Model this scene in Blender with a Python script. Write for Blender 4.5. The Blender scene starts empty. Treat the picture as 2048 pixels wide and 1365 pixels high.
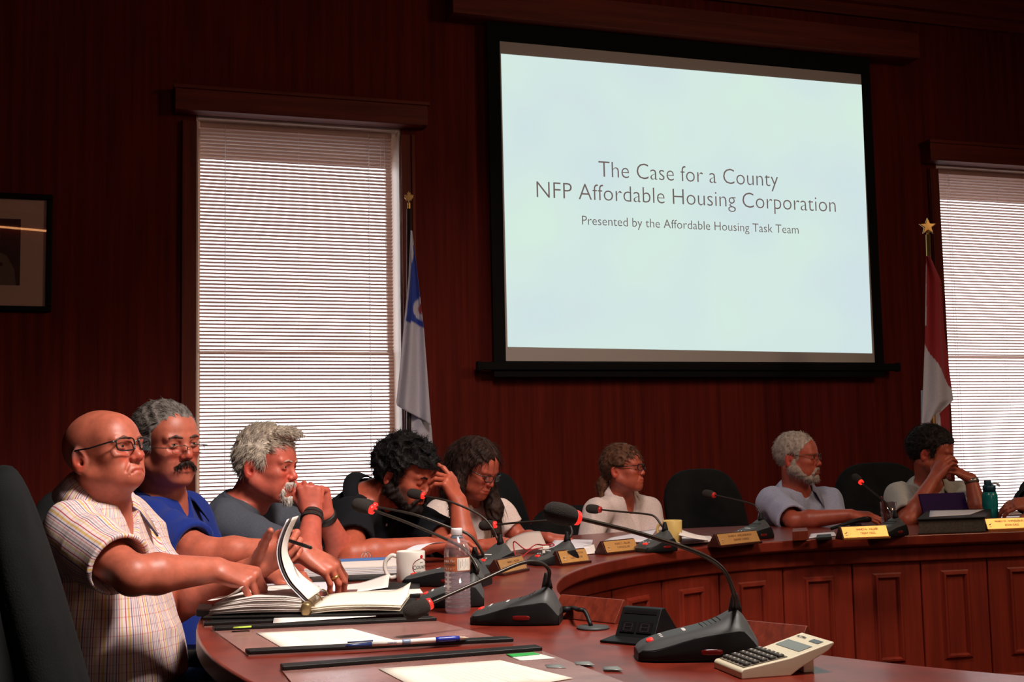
import bpy, bmesh, math, random
import numpy as np
from mathutils import Vector, Matrix, Euler

# ------------------------------------------------------------------ camera, light, exposure
FPX, PITCH, ROLL = 2400.0, 0.0916, 0.0206
CAM = np.array([0.0, 0.0, 1.135])
TABZ = 0.75
scene = bpy.context.scene
col = scene.collection
camd = bpy.data.cameras.new('camera')
camd.sensor_width = 36.0
camd.lens = FPX / 2048.0 * 36.0
camd.clip_start = 0.05
cam = bpy.data.objects.new('camera', camd)
col.objects.link(cam)
cam.matrix_world = Matrix.Translation(CAM) @ Matrix.Rotation(math.pi / 2 + PITCH, 4, 'X') @ Matrix.Rotation(-ROLL, 4, 'Z')
scene.camera = cam
scene.view_settings.view_transform = 'Standard'
scene.view_settings.look = 'None'
scene.view_settings.exposure = 0.0
scene.view_settings.gamma = 1.0
scene.view_settings.use_curve_mapping = False

world = bpy.data.worlds.new('world')
scene.world = world
world.use_nodes = True
wn = world.node_tree.nodes['Background']
wn.inputs[0].default_value = (0.97, 0.96, 1.0, 1)
wn.inputs[1].default_value = 3.6          # overcast daylight outside the windows

def area(name, loc, target, size, power, color, spread=180, sy=None):
    l = bpy.data.lights.new(name, 'AREA')
    l.energy = power
    l.color = color
    l.size = size
    if sy:
        l.shape = 'RECTANGLE'
        l.size_y = sy
    l.spread = math.radians(spread)
    o = bpy.data.objects.new(name, l)
    col.objects.link(o)
    o.location = loc
    d = Vector(target) - Vector(loc)
    o.rotation_euler = d.to_track_quat('-Z', 'Y').to_euler()
    return o

# ceiling lamps over near arm and far right, then added fill lights
area('ceiling_or_fill_lamp', (0.75, 1.9, 3.5), (-0.45, 2.95, 0.9), 0.55, 46, (1.0, 0.90, 0.82), 88)
area('ceiling_or_fill_lamp', (5.4, 2.5, 4.0), (1.6, 4.9, 0.7), 1.1, 30, (1.0, 0.72, 0.45), 110)
area('ceiling_or_fill_lamp', (0.4, 3.0, 3.9), (0.25, 5.5, 0.9), 0.5, 16, (1.0, 0.80, 0.68), 75)  # added fill to brighten the sitters at the bend, no fixture there
area('ceiling_or_fill_lamp', (3.0, -2.4, 3.3), (1.8, 6.5, 1.2), 1.6, 8, (1.0, 0.80, 0.70), 95)  # added fill behind the camera, stands for no real lamp
# ------------------------------------------------------------------ where a point of the place lies
def ray(px, py):
    a = (px - 1024) / FPX
    b = -(py - 682.5) / FPX
    c, s = math.cos(ROLL), math.sin(ROLL)
    A, B = a * c + b * s, -a * s + b * c
    return np.array([A, math.cos(PITCH) - B * math.sin(PITCH), math.sin(PITCH) + B * math.cos(PITCH)])

def P(px, py, Y):
    d = ray(px, py)
    return CAM + d * (Y / d[1])

def T(px, py, z=TABZ):
    d = ray(px, py)
    return CAM + d * ((z - CAM[2]) / d[2])

def nrm(v):
    v = np.asarray(v, float)
    return v / np.linalg.norm(v)

# ------------------------------------------------------------------ objects
def tag(o, label=None, cat=None, group=None, kind=None):
    if label: o['label'] = label
    if cat: o['category'] = cat
    if group: o['group'] = group
    if kind: o['kind'] = kind
    return o

def empty(name, loc=(0, 0, 0), rz=0.0, label=None, cat=None, group=None):
    o = bpy.data.objects.new(name, None)
    o.empty_display_size = 0.1
    o.location = [float(v) for v in loc]
    o.rotation_euler = (0, 0, rz)
    col.objects.link(o)
    return tag(o, label, cat, group)

def link(name, me, mat=None, parent=None):
    o = bpy.data.objects.new(name, me)
    col.objects.link(o)
    if mat: me.materials.append(mat)
    if parent: o.parent = parent
    return o

def mesh(name, verts, faces, mat=None, parent=None, smooth=False, bevel=0.0, seg=2):
    me = bpy.data.meshes.new(name)
    me.from_pydata([tuple(map(float, v)) for v in verts], [], [tuple(f) for f in faces])
    me.update()
    if smooth:
        me.polygons.foreach_set('use_smooth', [True] * len(me.polygons))
    o = link(name, me, mat, parent)
    if bevel > 0:
        m = o.modifiers.new('bevel', 'BEVEL')
        m.width = bevel
        m.segments = seg
        m.limit_method = 'ANGLE'
        m.angle_limit = math.radians(40)
        if not smooth:
            me.polygons.foreach_set('use_smooth', [True] * len(me.polygons))
            w = o.modifiers.new('wn', 'WEIGHTED_NORMAL')
            w.keep_sharp = True
    return o

class MB:
    """collects shapes of ONE part"""
    def __init__(s): s.v, s.f = [], []
    def add(s, v, f):
        n = len(s.v)
        s.v += [tuple(map(float, p)) for p in v]
        s.f += [tuple(i + n for i in q) for q in f]
        return s
    def box(s, c, size, rz=0.0, M=None):
        x, y, z = [k / 2 for k in size]
        v = np.array([(a, b, d) for a in (-x, x) for b in (-y, y) for d in (-z, z)])
        if M is not None: v = v @ np.asarray(M).T
        elif rz:
            c_, s_ = math.cos(rz), math.sin(rz)
            v = np.c_[v[:, 0] * c_ - v[:, 1] * s_, v[:, 0] * s_ + v[:, 1] * c_, v[:, 2]]
        v = v + np.asarray(c, float)
        return s.add(v, [(0, 1, 3, 2), (4, 6, 7, 5), (0, 4, 5, 1), (2, 3, 7, 6), (0, 2, 6, 4), (1, 5, 7, 3)])
    def prism(s, poly, vec):
        """extrude a 3-D polygon along vec"""
        poly = np.asarray(poly, float)
        n = len(poly)
        v = np.vstack([poly, poly + np.asarray(vec, float)])
        f = [tuple(range(n))[::-1], tuple(range(n, 2 * n))]
        f += [(i, (i + 1) % n, n + (i + 1) % n, n + i) for i in range(n)]
        return s.add(v, f)
    def lathe(s, prof, n=24, c=(0, 0, 0), axis=(0, 0, 1)):
        ax = nrm(axis)
        t = np.array([1, 0, 0]) if abs(ax[0]) < .9 else np.array([0, 1, 0])
        u = nrm(np.cross(ax, t)); w = np.cross(ax, u)
        v, f = [], []
        m = len(prof)
        for k in range(n):
            a = 2 * math.pi * k / n
            for r, z in prof:
                v.append(np.asarray(c) + ax * z + (u * math.cos(a) + w * math.sin(a)) * r)
        for k in range(n):
            k2 = (k + 1) % n
            for j in range(m - 1):
                f.append((k * m + j, k2 * m + j, k2 * m + j + 1, k * m + j + 1))
        if prof[0][0] > 1e-6: f.append(tuple(k * m for k in range(n))[::-1])
        if prof[-1][0] > 1e-6: f.append(tuple(k * m + m - 1 for k in range(n)))
        return s.add(v, f)
    def tube(s, pts, r, n=8, cap=True):
        pts = np.asarray(pts, float)
        m = len(pts)
        rr = np.full(m, r, float) if np.isscalar(r) else np.asarray(r, float)
        tg = np.gradient(pts, axis=0)
        tg /= np.linalg.norm(tg, axis=1)[:, None] + 1e-12
        t = np.array([0, 0, 1.0]) if abs(tg[0][2]) < .9 else np.array([1.0, 0, 0])
        v = []
        for i in range(m):
            u = t - tg[i] * (t @ tg[i]); u /= np.linalg.norm(u) + 1e-12
            t = u
            w = np.cross(tg[i], u)
            for k in range(n):
                a = 2 * math.pi * k / n
                v.append(pts[i] + (u * math.cos(a) + w * math.sin(a)) * rr[i])
        f = [(i * n + k, i * n + (k + 1) % n, (i + 1) * n + (k + 1) % n, (i + 1) * n + k) for i in range(m - 1) for k in range(n)]
        if cap:
            f.append(tuple(range(n))[::-1]); f.append(tuple((m - 1) * n + k for k in range(n)))
        return s.add(v, f)
    def grid(s, pts):
        """pts (n,m,3) sheet"""
        n, m = pts.shape[:2]
        return s.add(pts.reshape(-1, 3), [(i * m + j, i * m + j + 1, (i + 1) * m + j + 1, (i + 1) * m + j) for i in range(n - 1) for j in range(m - 1)])
    def build(s, name, mat=None, parent=None, smooth=False, bevel=0.0, seg=2):
        return mesh(name, s.v, s.f, mat, parent, smooth, bevel, seg)

def spline(pts, n=40):
    """Catmull-Rom through the points"""
    p = np.asarray(pts, float)
    p = np.vstack([2 * p[0] - p[1], p, 2 * p[-1] - p[-2]])
    out = []
    k = len(p) - 3
    for t in np.linspace(0, k - 1e-6, n):
        i = int(t); u = t - i
        a, b, c, d = p[i:i + 4]
        out.append(.5 * (2 * b + (c - a) * u + (2 * a - 5 * b + 4 * c - d) * u * u + (3 * b - a - 3 * c + d) * u ** 3))
    return np.array(out)

def superell(w, d, h, e=0.5, e2=None, n=20, m=14):
    e2 = e if e2 is None else e2
    sp = lambda x, p: np.sign(x) * np.abs(x) ** p
    v, f = [], []
    for i in range(m + 1):
        a = -math.pi / 2 + math.pi * i / m
        for k in range(n):
            b = 2 * math.pi * k / n
            v.append((w / 2 * sp(math.cos(a), e) * sp(math.cos(b), e2), d / 2 * sp(math.cos(a), e) * sp(math.sin(b), e2), h / 2 * sp(math.sin(a), e)))
    for i in range(m):
        for k in range(n):
            f.append((i * n + k, i * n + (k + 1) % n, (i + 1) * n + (k + 1) % n, (i + 1) * n + k))
    return np.array(v), f

# ------------------------------------------------------------------ materials
def srgb(r, g, b):
    f = lambda c: (c / 255 / 12.92) if c / 255 <= .04045 else ((c / 255 + .055) / 1.055) ** 2.4
    return (f(r), f(g), f(b))

MATS = {}
def mat(name, c=(.5, .5, .5), rough=.5, metal=0.0, var=0.0, scale=20.0, bump=0.0, bscale=None, spec=.5, stretch=None, c2=None, sheen=0.0, coat=0.0, attr=None, emit=None, estr=1.0, trans=0.0):
    if name in MATS: return MATS[name]
    m = bpy.data.materials.new(name)
    m.use_nodes = True
    nt = m.node_tree
    b = nt.nodes['Principled BSDF']
    b.inputs['Base Color'].default_value = (*c, 1)
    b.inputs['Roughness'].default_value = rough
    b.inputs['Metallic'].default_value = metal
    b.inputs['Specular IOR Level'].default_value = spec
    b.inputs['Sheen Weight'].default_value = sheen
    b.inputs['Coat Weight'].default_value = coat
    b.inputs['Coat Roughness'].default_value = .12
    b.inputs['Transmission Weight'].default_value = trans
    if emit:
        b.inputs['Emission Color'].default_value = (*emit, 1)
        b.inputs['Emission Strength'].default_value = estr
    tc = nt.nodes.new('ShaderNodeTexCoord')
    mp = nt.nodes.new('ShaderNodeMapping')
    nt.links.new(tc.outputs['Object'], mp.inputs[0])
    if stretch: mp.inputs['Scale'].default_value = stretch
    nz = nt.nodes.new('ShaderNodeTexNoise')
    nz.inputs['Scale'].default_value = scale
    nz.inputs['Detail'].default_value = 6
    nz.inputs['Roughness'].default_value = .6
    nt.links.new(mp.outputs[0], nz.inputs['Vector'])
    colsock = None
    if attr:
        at = nt.nodes.new('ShaderNodeAttribute')
        at.attribute_name = attr
        colsock = at.outputs['Color']
    if var > 0 or c2:
        rp = nt.nodes.new('ShaderNodeValToRGB')
        lo = c2 if c2 else tuple(x * (1 - var) for x in c)
        hi = c if c2 else tuple(min(1, x * (1 + var)) for x in c)
        if attr:
            lo, hi = (1 - var,) * 3, (1 + var,) * 3
        rp.color_ramp.elements[0].position = .32
        rp.color_ramp.elements[1].position = .68
        rp.color_ramp.elements[0].color = (*lo, 1)
        rp.color_ramp.elements[1].color = (*hi, 1)
        nt.links.new(nz.outputs['Fac'], rp.inputs[0])
        if attr:
            mx = nt.nodes.new('ShaderNodeMix')
            mx.data_type = 'RGBA'; mx.blend_type = 'MULTIPLY'
            mx.inputs['Factor'].default_value = 1
            nt.links.new(colsock, mx.inputs['A'])
            nt.links.new(rp.outputs[0], mx.inputs['B'])
            colsock = mx.outputs['Result']
        else:
            colsock = rp.outputs[0]
    if colsock is not None:
        nt.links.new(colsock, b.inputs['Base Color'])
    if bump > 0:
        n2 = nt.nodes.new('ShaderNodeTexNoise')
        n2.inputs['Scale'].default_value = bscale or scale
        n2.inputs['Detail'].default_value = 4
        nt.links.new(mp.outputs[0], n2.inputs['Vector'])
        bp = nt.nodes.new('ShaderNodeBump')
        bp.inputs['Strength'].default_value = bump
        bp.inputs['Distance'].default_value = .004
        nt.links.new(n2.outputs['Fac'], bp.inputs['Height'])
        nt.links.new(bp.outputs[0], b.inputs['Normal'])
    MATS[name] = m
    return m

def emission(name, c, s):
    m = bpy.data.materials.new(name)
    m.use_nodes = True
    nt = m.node_tree
    nt.nodes.clear()
    e = nt.nodes.new('ShaderNodeEmission'); o = nt.nodes.new('ShaderNodeOutputMaterial')
    e.inputs[0].default_value = (*c, 1); e.inputs[1].default_value = s
    nt.links.new(e.outputs[0], o.inputs[0])
    return m

def clear(name, tint=(1, 1, 1), gloss=.08, rough=.03):
    """thin clear sheet: see-through with a surface reflection"""
    m = bpy.data.materials.new(name)
    m.use_nodes = True
    nt = m.node_tree
    nt.nodes.clear()
    o = nt.nodes.new('ShaderNodeOutputMaterial')
    t = nt.nodes.new('ShaderNodeBsdfTransparent'); t.inputs[0].default_value = (*tint, 1)
    g = nt.nodes.new('ShaderNodeBsdfGlossy'); g.inputs['Roughness'].default_value = rough
    fr = nt.nodes.new('ShaderNodeLayerWeight'); fr.inputs['Blend'].default_value = .25
    ml = nt.nodes.new('ShaderNodeMath'); ml.operation = 'MULTIPLY_ADD'
    ml.inputs[1].default_value = .5; ml.inputs[2].default_value = gloss
    nt.links.new(fr.outputs['Fresnel'], ml.inputs[0])
    mx = nt.nodes.new('ShaderNodeMixShader')
    nt.links.new(ml.outputs[0], mx.inputs[0])
    nt.links.new(t.outputs[0], mx.inputs[1]); nt.links.new(g.outputs[0], mx.inputs[2])
    nt.links.new(mx.outputs[0], o.inputs[0])
    return m

def text(body, size, mt, parent, M, sx=1.0, offset=0.0, align='CENTER', name='lettering', ext=.0002):
    cu = bpy.data.curves.new(name, 'FONT')
    cu.body = body
    cu.size = size
    cu.align_x = align
    cu.align_y = 'CENTER'
    cu.extrude = ext
    cu.offset = offset
    cu.resolution_u = 3
    cu.materials.append(mt)
    tmp = bpy.data.objects.new(name, cu)
    col.objects.link(tmp)
    bpy.context.view_layer.update()
    me = bpy.data.meshes.new_from_object(tmp)
    me.transform(Matrix.Diagonal((sx, 1, 1, 1)))
    bpy.data.objects.remove(tmp)
    bpy.data.curves.remove(cu)
    if not me.materials: me.materials.append(mt)
    o = bpy.data.objects.new(name, me)
    col.objects.link(o)
    if parent: o.parent = parent
    o.matrix_local = M
    return o
# ------------------------------------------------------------------ sculpting: smooth solids meshed into one continuous skin
class Frame:
    """origin + forward/left/up axes + scale"""
    def __init__(s, o, f, l, u, k=1.0):
        s.o, s.R, s.k = np.asarray(o, float), np.array([f, l, u], float), k
    def pt(s, f, l=0, u=0): return s.o + (np.array([f, l, u]) * s.k) @ s.R
    def vec(s, f, l=0, u=0): return np.array([f, l, u]) @ s.R

def yp_frame(o, yaw, pitch=0, roll=0, k=1.0):
    """yaw: heading of +forward in the XY plane (deg), pitch up, roll towards the left ear"""
    y, p, r = map(math.radians, (yaw, pitch, roll))
    f = np.array([math.cos(y) * math.cos(p), math.sin(y) * math.cos(p), math.sin(p)])
    l = np.array([-math.sin(y), math.cos(y), 0])
    u = np.cross(f, l)
    l2 = l * math.cos(r) - u * math.sin(r)
    return Frame(o, f, l2, np.cross(f, l2), k)

def caps(a, b, ra, rb=None):
    rb = ra if rb is None else rb
    a, b = np.asarray(a, float), np.asarray(b, float)
    ba = b - a
    q = ba @ ba + 1e-12
    def d(X, Y, Z):
        x, y, z = X - a[0], Y - a[1], Z - a[2]
        t = np.clip((x * ba[0] + y * ba[1] + z * ba[2]) / q, 0, 1)
        return np.sqrt((x - t * ba[0]) ** 2 + (y - t * ba[1]) ** 2 + (z - t * ba[2]) ** 2) - (ra + (rb - ra) * t)
    r = max(ra, rb)
    return d, np.minimum(a, b) - r, np.maximum(a, b) + r

def ell(c, r, R=None):
    c = np.asarray(c, float)
    r = np.asarray(r, float)
    R = np.eye(3) if R is None else R
    def d(X, Y, Z):
        x, y, z = X - c[0], Y - c[1], Z - c[2]
        q = [R[i][0] * x + R[i][1] * y + R[i][2] * z for i in range(3)]
        k0 = np.sqrt(sum((q[i] / r[i]) ** 2 for i in range(3)))
        k1 = np.sqrt(sum((q[i] / r[i] ** 2) ** 2 for i in range(3)))
        return k0 * (k0 - 1) / (k1 + 1e-9)
    e = np.sqrt((R.T ** 2) @ (r ** 2))
    return d, c - e, c + e

def cut(prim, planes):
    """prim clipped by half-spaces (point, outward normal)"""
    d0, lo, hi = prim
    def d(X, Y, Z):
        v = d0(X, Y, Z)
        for p, n in planes:
            v = np.maximum(v, (X - p[0]) * n[0] + (Y - p[1]) * n[1] + (Z - p[2]) * n[2])
        return v
    return d, lo, hi

def chain(ps, rs, k=.004):
    parts = [caps(ps[i], ps[i + 1], rs[i], rs[i + 1]) for i in range(len(ps) - 1)]
    def d(X, Y, Z):
        v = parts[0][0](X, Y, Z)
        for q in parts[1:]:
            w = q[0](X, Y, Z)
            h = np.clip(.5 + .5 * (v - w) / k, 0, 1)
            v = v + (w - v) * h - k * h * (1 - h)
        return v
    return d, np.min([q[1] for q in parts], axis=0), np.max([q[2] for q in parts], axis=0)

def trunk(PV, N, L, tab, inf=0.0):
    """torso: superelliptic sections (t, forward shift, half width, half depth) along pelvis -> neck"""
    PV, N, L = map(lambda v: np.asarray(v, float), (PV, N, L))
    S = nrm(N - PV)
    Ln = np.linalg.norm(N - PV)
    L = nrm(L - S * (L @ S))
    F = np.cross(L, S)
    tab = np.array(tab, float)
    def d(X, Y, Z):
        x, y, z = X - PV[0], Y - PV[1], Z - PV[2]
        s = x * S[0] + y * S[1] + z * S[2]
        l = x * L[0] + y * L[1] + z * L[2]
        f = x * F[0] + y * F[1] + z * F[2]
        t = s / Ln
        f0 = np.interp(t, tab[:, 0], tab[:, 1])
        a = np.interp(t, tab[:, 0], tab[:, 2]) + inf
        b = np.interp(t, tab[:, 0], tab[:, 3]) + inf
        q = ((np.abs(l) / a) ** 2.4 + (np.abs(f - f0) / b) ** 2.4) ** (1 / 2.4)
        v = (q - 1) * np.minimum(a, b) * .9
        return np.maximum(v, np.maximum(-s, s - Ln * tab[-1, 0]))
    m = max(tab[:, 2].max(), tab[:, 3].max()) + abs(tab[:, 1]).max() + inf + .01
    e = S * Ln * tab[-1, 0]
    return d, np.minimum(PV, PV + e) - m, np.maximum(PV, PV + e) + m

class Vol:
    def __init__(s, lo, hi, h):
        s.lo, s.h = np.asarray(lo, float), h
        n = np.ceil((np.asarray(hi) - s.lo) / h).astype(int) + 1
        s.ax = [(s.lo[i] + h * np.arange(n[i])).astype(np.float32) for i in range(3)]
        s.F = np.full(tuple(n), .3, np.float32)
    def sl(s, lo, hi, pad):
        out = []
        for i in range(3):
            a = max(0, int((lo[i] - pad - s.lo[i]) / s.h))
            b = min(len(s.ax[i]), int((hi[i] + pad - s.lo[i]) / s.h) + 2)
            if b <= a: return None
            out.append(slice(a, b))
        return tuple(out)
    def put(s, prim, k=.01, op='u', pad=0.0):
        sl = s.sl(prim[1], prim[2], k + 3 * s.h + pad)
        if sl is None: return s
        X, Y, Z = s.ax[0][sl[0]][:, None, None], s.ax[1][sl[1]][None, :, None], s.ax[2][sl[2]][None, None, :]
        d = prim[0](X, Y, Z).astype(np.float32)
        A = s.F[sl]
        if op == 'u':
            h = np.clip(.5 + .5 * (A - d) / k, 0, 1)
            s.F[sl] = A + (d - A) * h - k * h * (1 - h)
        else:                                   # carve
            B = -A
            h = np.clip(.5 + .5 * (B - d) / k, 0, 1)
            s.F[sl] = -(B + (d - B) * h - k * h * (1 - h))
        return s
    def disp(s, fn, lo=None, hi=None):
        sl = s.sl(s.lo if lo is None else lo, [a[-1] for a in s.ax] if hi is None else hi, 0)
        if sl is None: return s
        X, Y, Z = s.ax[0][sl[0]][:, None, None], s.ax[1][sl[1]][None, :, None], s.ax[2][sl[2]][None, None, :]
        near = np.abs(s.F[sl]) < .05
        idx = np.nonzero(near)
        x, y, z = s.ax[0][sl[0]][idx[0]], s.ax[1][sl[1]][idx[1]], s.ax[2][sl[2]][idx[2]]
        sub = s.F[sl]
        sub[idx] += fn(x, y, z).astype(np.float32)
        s.F[sl] = sub
        return s
    def surf(s):
        """surface nets -> verts, quads"""
        F = s.F
        ins = F < 0
        c = ins[:-1, :-1, :-1].astype(np.int8)
        c = c + ins[1:, :-1, :-1] + ins[:-1, 1:, :-1] + ins[1:, 1:, :-1] + ins[:-1, :-1, 1:] + ins[1:, :-1, 1:] + ins[:-1, 1:, 1:] + ins[1:, 1:, 1:]
        act = (c > 0) & (c < 8)
        I = np.argwhere(act)
        idm = np.full(act.shape, -1, np.int32)
        idm[act] = np.arange(len(I))
        cor = np.array([(a, b, d) for a in (0, 1) for b in (0, 1) for d in (0, 1)])
        val = np.stack([F[I[:, 0] + o[0], I[:, 1] + o[1], I[:, 2] + o[2]] for o in cor], 1)
        acc = np.zeros((len(I), 3)); cnt = np.zeros(len(I))
        for i in range(8):
            for j in range(i + 1, 8):
                if np.abs(cor[i] - cor[j]).sum() != 1: continue
                a, b = val[:, i], val[:, j]
                m = (a < 0) != (b < 0)
                t = a[m] / (a[m] - b[m])
                acc[m] += cor[i] + t[:, None] * (cor[j] - cor[i]); cnt[m] += 1
        V = s.lo + (I + acc / cnt[:, None]) * s.h
        Q = []
        for ax in range(3):
            n = [slice(1, -1)] * 3
            n[ax] = slice(0, F.shape[ax] - 1)
            a = ins[tuple(n)]
            n2 = list(n); n2[ax] = slice(1, F.shape[ax])
            b = ins[tuple(n2)]
            e = np.argwhere(a != b)
            off = [1, 1, 1]; off[ax] = 0
            e = e + off
            flip = ins[e[:, 0], e[:, 1], e[:, 2]]
            u, w = [(1, 2), (2, 0), (0, 1)][ax]
            def g(du, dw):
                q = e.copy(); q[:, u] -= du; q[:, w] -= dw
                return idm[q[:, 0], q[:, 1], q[:, 2]]
            q = np.stack([g(1, 1), g(0, 1), g(0, 0), g(1, 0)], 1)
            q[~flip] = q[~flip][:, ::-1]
            Q.append(q)
        return V, np.vstack(Q)

def coarsen(V, Q, mask, cell):
    """merge the hidden vertices into a coarse lattice (cloth covers them)"""
    key = np.floor(V / cell).astype(np.int64)
    code = key[:, 0] * 4000003 + key[:, 1] * 2003 + key[:, 2]
    code = np.where(mask, code, -1 - np.arange(len(V)))
    uq, inv = np.unique(code, return_inverse=True)
    n = len(uq)
    V2 = np.stack([np.bincount(inv, V[:, i], n) for i in range(3)], 1) / np.bincount(inv, minlength=n)[:, None]
    return V2, inv[Q], inv

def netmesh(name, V, Q, mt, parent, colors=None, attr=None, smooth_it=0):
    """quads and the triangles that quads collapse to"""
    q = np.asarray(Q)
    q = q.copy()
    same = np.zeros((len(q), 4), bool)
    for i in range(4): same[:, i] = q[:, i] == q[:, (i + 1) % 4]
    bad = (q[:, 0] == q[:, 2]) | (q[:, 1] == q[:, 3]) | (same.sum(1) > 1)
    q, same = q[~bad], same[~bad]
    tri = same.any(1)
    quads = q[~tri]
    t = q[tri]
    if len(t):
        k = same[tri].argmax(1)
        t = np.stack([t[np.arange(len(t)), (k + 1 + j) % 4] for j in range(3)], 1)
    else:
        t = np.zeros((0, 3), int)
    me = bpy.data.meshes.new(name)
    me.vertices.add(len(V))
    me.vertices.foreach_set('co', np.asarray(V, np.float32).ravel())
    loops = np.concatenate([quads.ravel(), t.ravel()]).astype(np.int32)
    me.loops.add(len(loops))
    me.loops.foreach_set('vertex_index', loops)
    st = np.concatenate([np.arange(len(quads)) * 4, len(quads) * 4 + np.arange(len(t)) * 3]).astype(np.int32)
    me.polygons.add(len(st))
    me.polygons.foreach_set('loop_start', st)
    me.polygons.foreach_set('use_smooth', np.ones(len(st), bool))
    if colors is not None:
        a = me.color_attributes.new('Col', 'FLOAT_COLOR', 'POINT')
        c = np.c_[colors, np.ones(len(V))].astype(np.float32)
        a.data.foreach_set('color', c.ravel())
    if attr:
        for k, vals in attr.items():
            a = me.attributes.new(k, 'FLOAT', 'POINT')
            a.data.foreach_set('value', np.asarray(vals, np.float32))
    me.update(calc_edges=True)
    me.validate()
    return link(name, me, mt, parent)

def waves(seed, f0, n=6, aniso=(1, 1, 1)):
    """smooth pseudo-random field, about -1..1"""
    r = np.random.RandomState(seed)
    K = r.normal(size=(n, 3)); K /= np.linalg.norm(K, axis=1)[:, None]
    K = K * (f0 * r.uniform(.6, 1.6, n))[:, None] * np.array(aniso)
    ph = r.uniform(0, 6.28, n)
    def f(x, y, z):
        v = 0
        for k, p in zip(K, ph): v = v + np.sin(k[0] * x + k[1] * y + k[2] * z + p)
        return v / math.sqrt(n)
    return f
# ------------------------------------------------------------------ people
SKIN = (0.42, 0.105, 0.062)
def skin_mat():
    m = mat('skin', SKIN, rough=.46, var=.14, scale=45, bump=.07, bscale=230, attr='Col', spec=.42)
    b = m.node_tree.nodes['Principled BSDF']
    b.inputs['Subsurface Weight'].default_value = .0
    return m

MALE = [(0, 0, .17, .125), (.2, .015, .168, .128), (.45, .01, .163, .118), (.7, -.005, .168, .112), (.86, -.012, .155, .095), (.95, -.012, .10, .075), (1.02, 0, .062, .062)]
BELLY = [(0, .01, .175, .135), (.2, .045, .178, .16), (.42, .04, .172, .148), (.65, .012, .17, .125), (.84, -.01, .158, .10), (.95, -.012, .105, .078), (1.02, 0, .064, .064)]
FEMALE = [(0, 0, .165, .118), (.22, .005, .145, .10), (.42, .01, .138, .10), (.62, .022, .145, .112), (.78, .004, .14, .09), (.9, -.01, .10, .07), (1.02, 0, .052, .052)]

def add_head(V, H, o):
    """skull, face and ears in head axes (forward, left, up), metres"""
    R = H.R
    k = H.k
    E = lambda c, r, Rr=None: ell(H.pt(*c), np.array(r) * k, R if Rr is None else Rr)
    C = lambda a, b, ra, rb=None: caps(H.pt(*a), H.pt(*b), ra * k, (ra if rb is None else rb) * k)
    jw = o.get('jaw', 1.0); fem = o.get('female', False)
    cz = o.get('chz', 0.0); lg = o.get('long', 0.0); lw = o.get('low', 0.0)
    V.put(E((-.012 - lg, 0, .034 - lw), (.098 + lg, .0765, .088 - lw * .6)), .01)
    V.put(E((.026, 0, -.030), (.064, .058 * jw, .086)), .03)
    V.put(E((.050, 0, .036 - lw), (.042, .060, .052 - lw)), .03)                       # forehead
    for s in (1, -1):
        V.put(C((-.008, s * .056 * jw, -.052), (.062, s * .020, -.098 + cz), .021, .016), .03)   # jaw
        V.put(E((.056, s * .040, -.024), (.030, .024, .022)), .02)           # cheekbone
        V.put(E((.052, s * .036, -.062), (.028, .020, .028)), .02)           # cheek
    V.put(E((.076, 0, -.100 + cz), (.018, .022, .017 * o.get('chin', 1))), .018)
    if o.get('jowl'): V.put(E((.030, 0, -.092 + cz), (.05, .046, .022 + .004 * o['jowl'])), .03)
    V.put(E((.078, 0, -.066), (.020, .030, .026)), .02)                      # muzzle
    for s in (1, -1):
        V.put(E((.095, s * .033, .000), (.017, .019, .0125)), .012, 'c')     # eye sockets
        V.put(C((.079, s * .046, .019), (.088, s * .012, .0175), .0095), .012)   # brow
    n = o.get('nose', 1.0)
    V.put(C((.085, 0, .010), (.104 + .008 * (n - 1), 0, -.026), .0078, .0105 * n), .012)
    V.put(E((.105 + .006 * (n - 1), 0, -.033), (.0125 * n, .0115 * n, .0105 * n)), .008)
    for s in (1, -1):
        V.put(E((.097, s * .0125 * n, -.036), (.010, .0072, .0082)), .005)
        V.put(E((.104, s * .0058, -.043), (.005, .0034, .0030)), .003, 'c')  # nostril
        V.put(C((.094, s * .020, -.040), (.086, s * .033, -.066), .0022), .006, 'c')        # fold beside the mouth
    fr = o.get('frown', .0)
    for s in (1, -1):
        V.put(chain([H.pt(.0985, 0, -.0620), H.pt(.095, s * .012, -.0625), H.pt(.084, s * .025, -.067 - fr)], np.array([.0055, .0052, .003]) * k), .005)
        V.put(chain([H.pt(.0965, 0, -.0735), H.pt(.093, s * .012, -.0730), H.pt(.084, s * .023, -.0685 - fr)], np.array([.0062, .0056, .003]) * k), .005)
        V.put(chain([H.pt(.106, 0, -.0680), H.pt(.101, s * .012, -.0675), H.pt(.088, s * .027, -.0675 - fr)], np.array([.0018, .0018, .0018]) * k), .003, 'c')
    # eyes: lids round the ball, opened in front
    for s in (1, -1):
        V.put(E((.0775, s * .0325, .000), (.0150, .0165, .0135)), .006)
        op = o.get('lid', .0045)
        if op > 0: V.put(E((.0915, s * .0325, -.0005), (.0075, .0125, op)), .002, 'c')
        V.put(C((.0885, s * .022, -.014), (.083, s * .045, -.011), .0016), .006, 'c')       # bag under the eye
    # ears
    es = o.get('ear', 1.0)
    for s in (1, -1):
        fwd = R[0] * .95 + R[1] * s * .30 * -1
        Re = np.array([nrm(fwd), nrm(np.cross(R[2], nrm(fwd))), R[2]])
        V.put(E((-.022, s * .0775, -.012), (.0185 * es, .0085, .0310 * es), Re), .008)
        V.put(E((-.014, s * .0720, -.020), (.012, .008, .018), Re), .010)
        V.put(E((-.016, s * .0850, -.006), (.0105 * es, .0052, .019 * es), Re), .004, 'c')
        V.put(E((-.012, s * .0800, -.020), (.0060, .0080, .0080), Re), .004, 'c')
        V.put(E((-.022, s * .0800, -.036), (.009, .006, .009), Re), .006)

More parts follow.
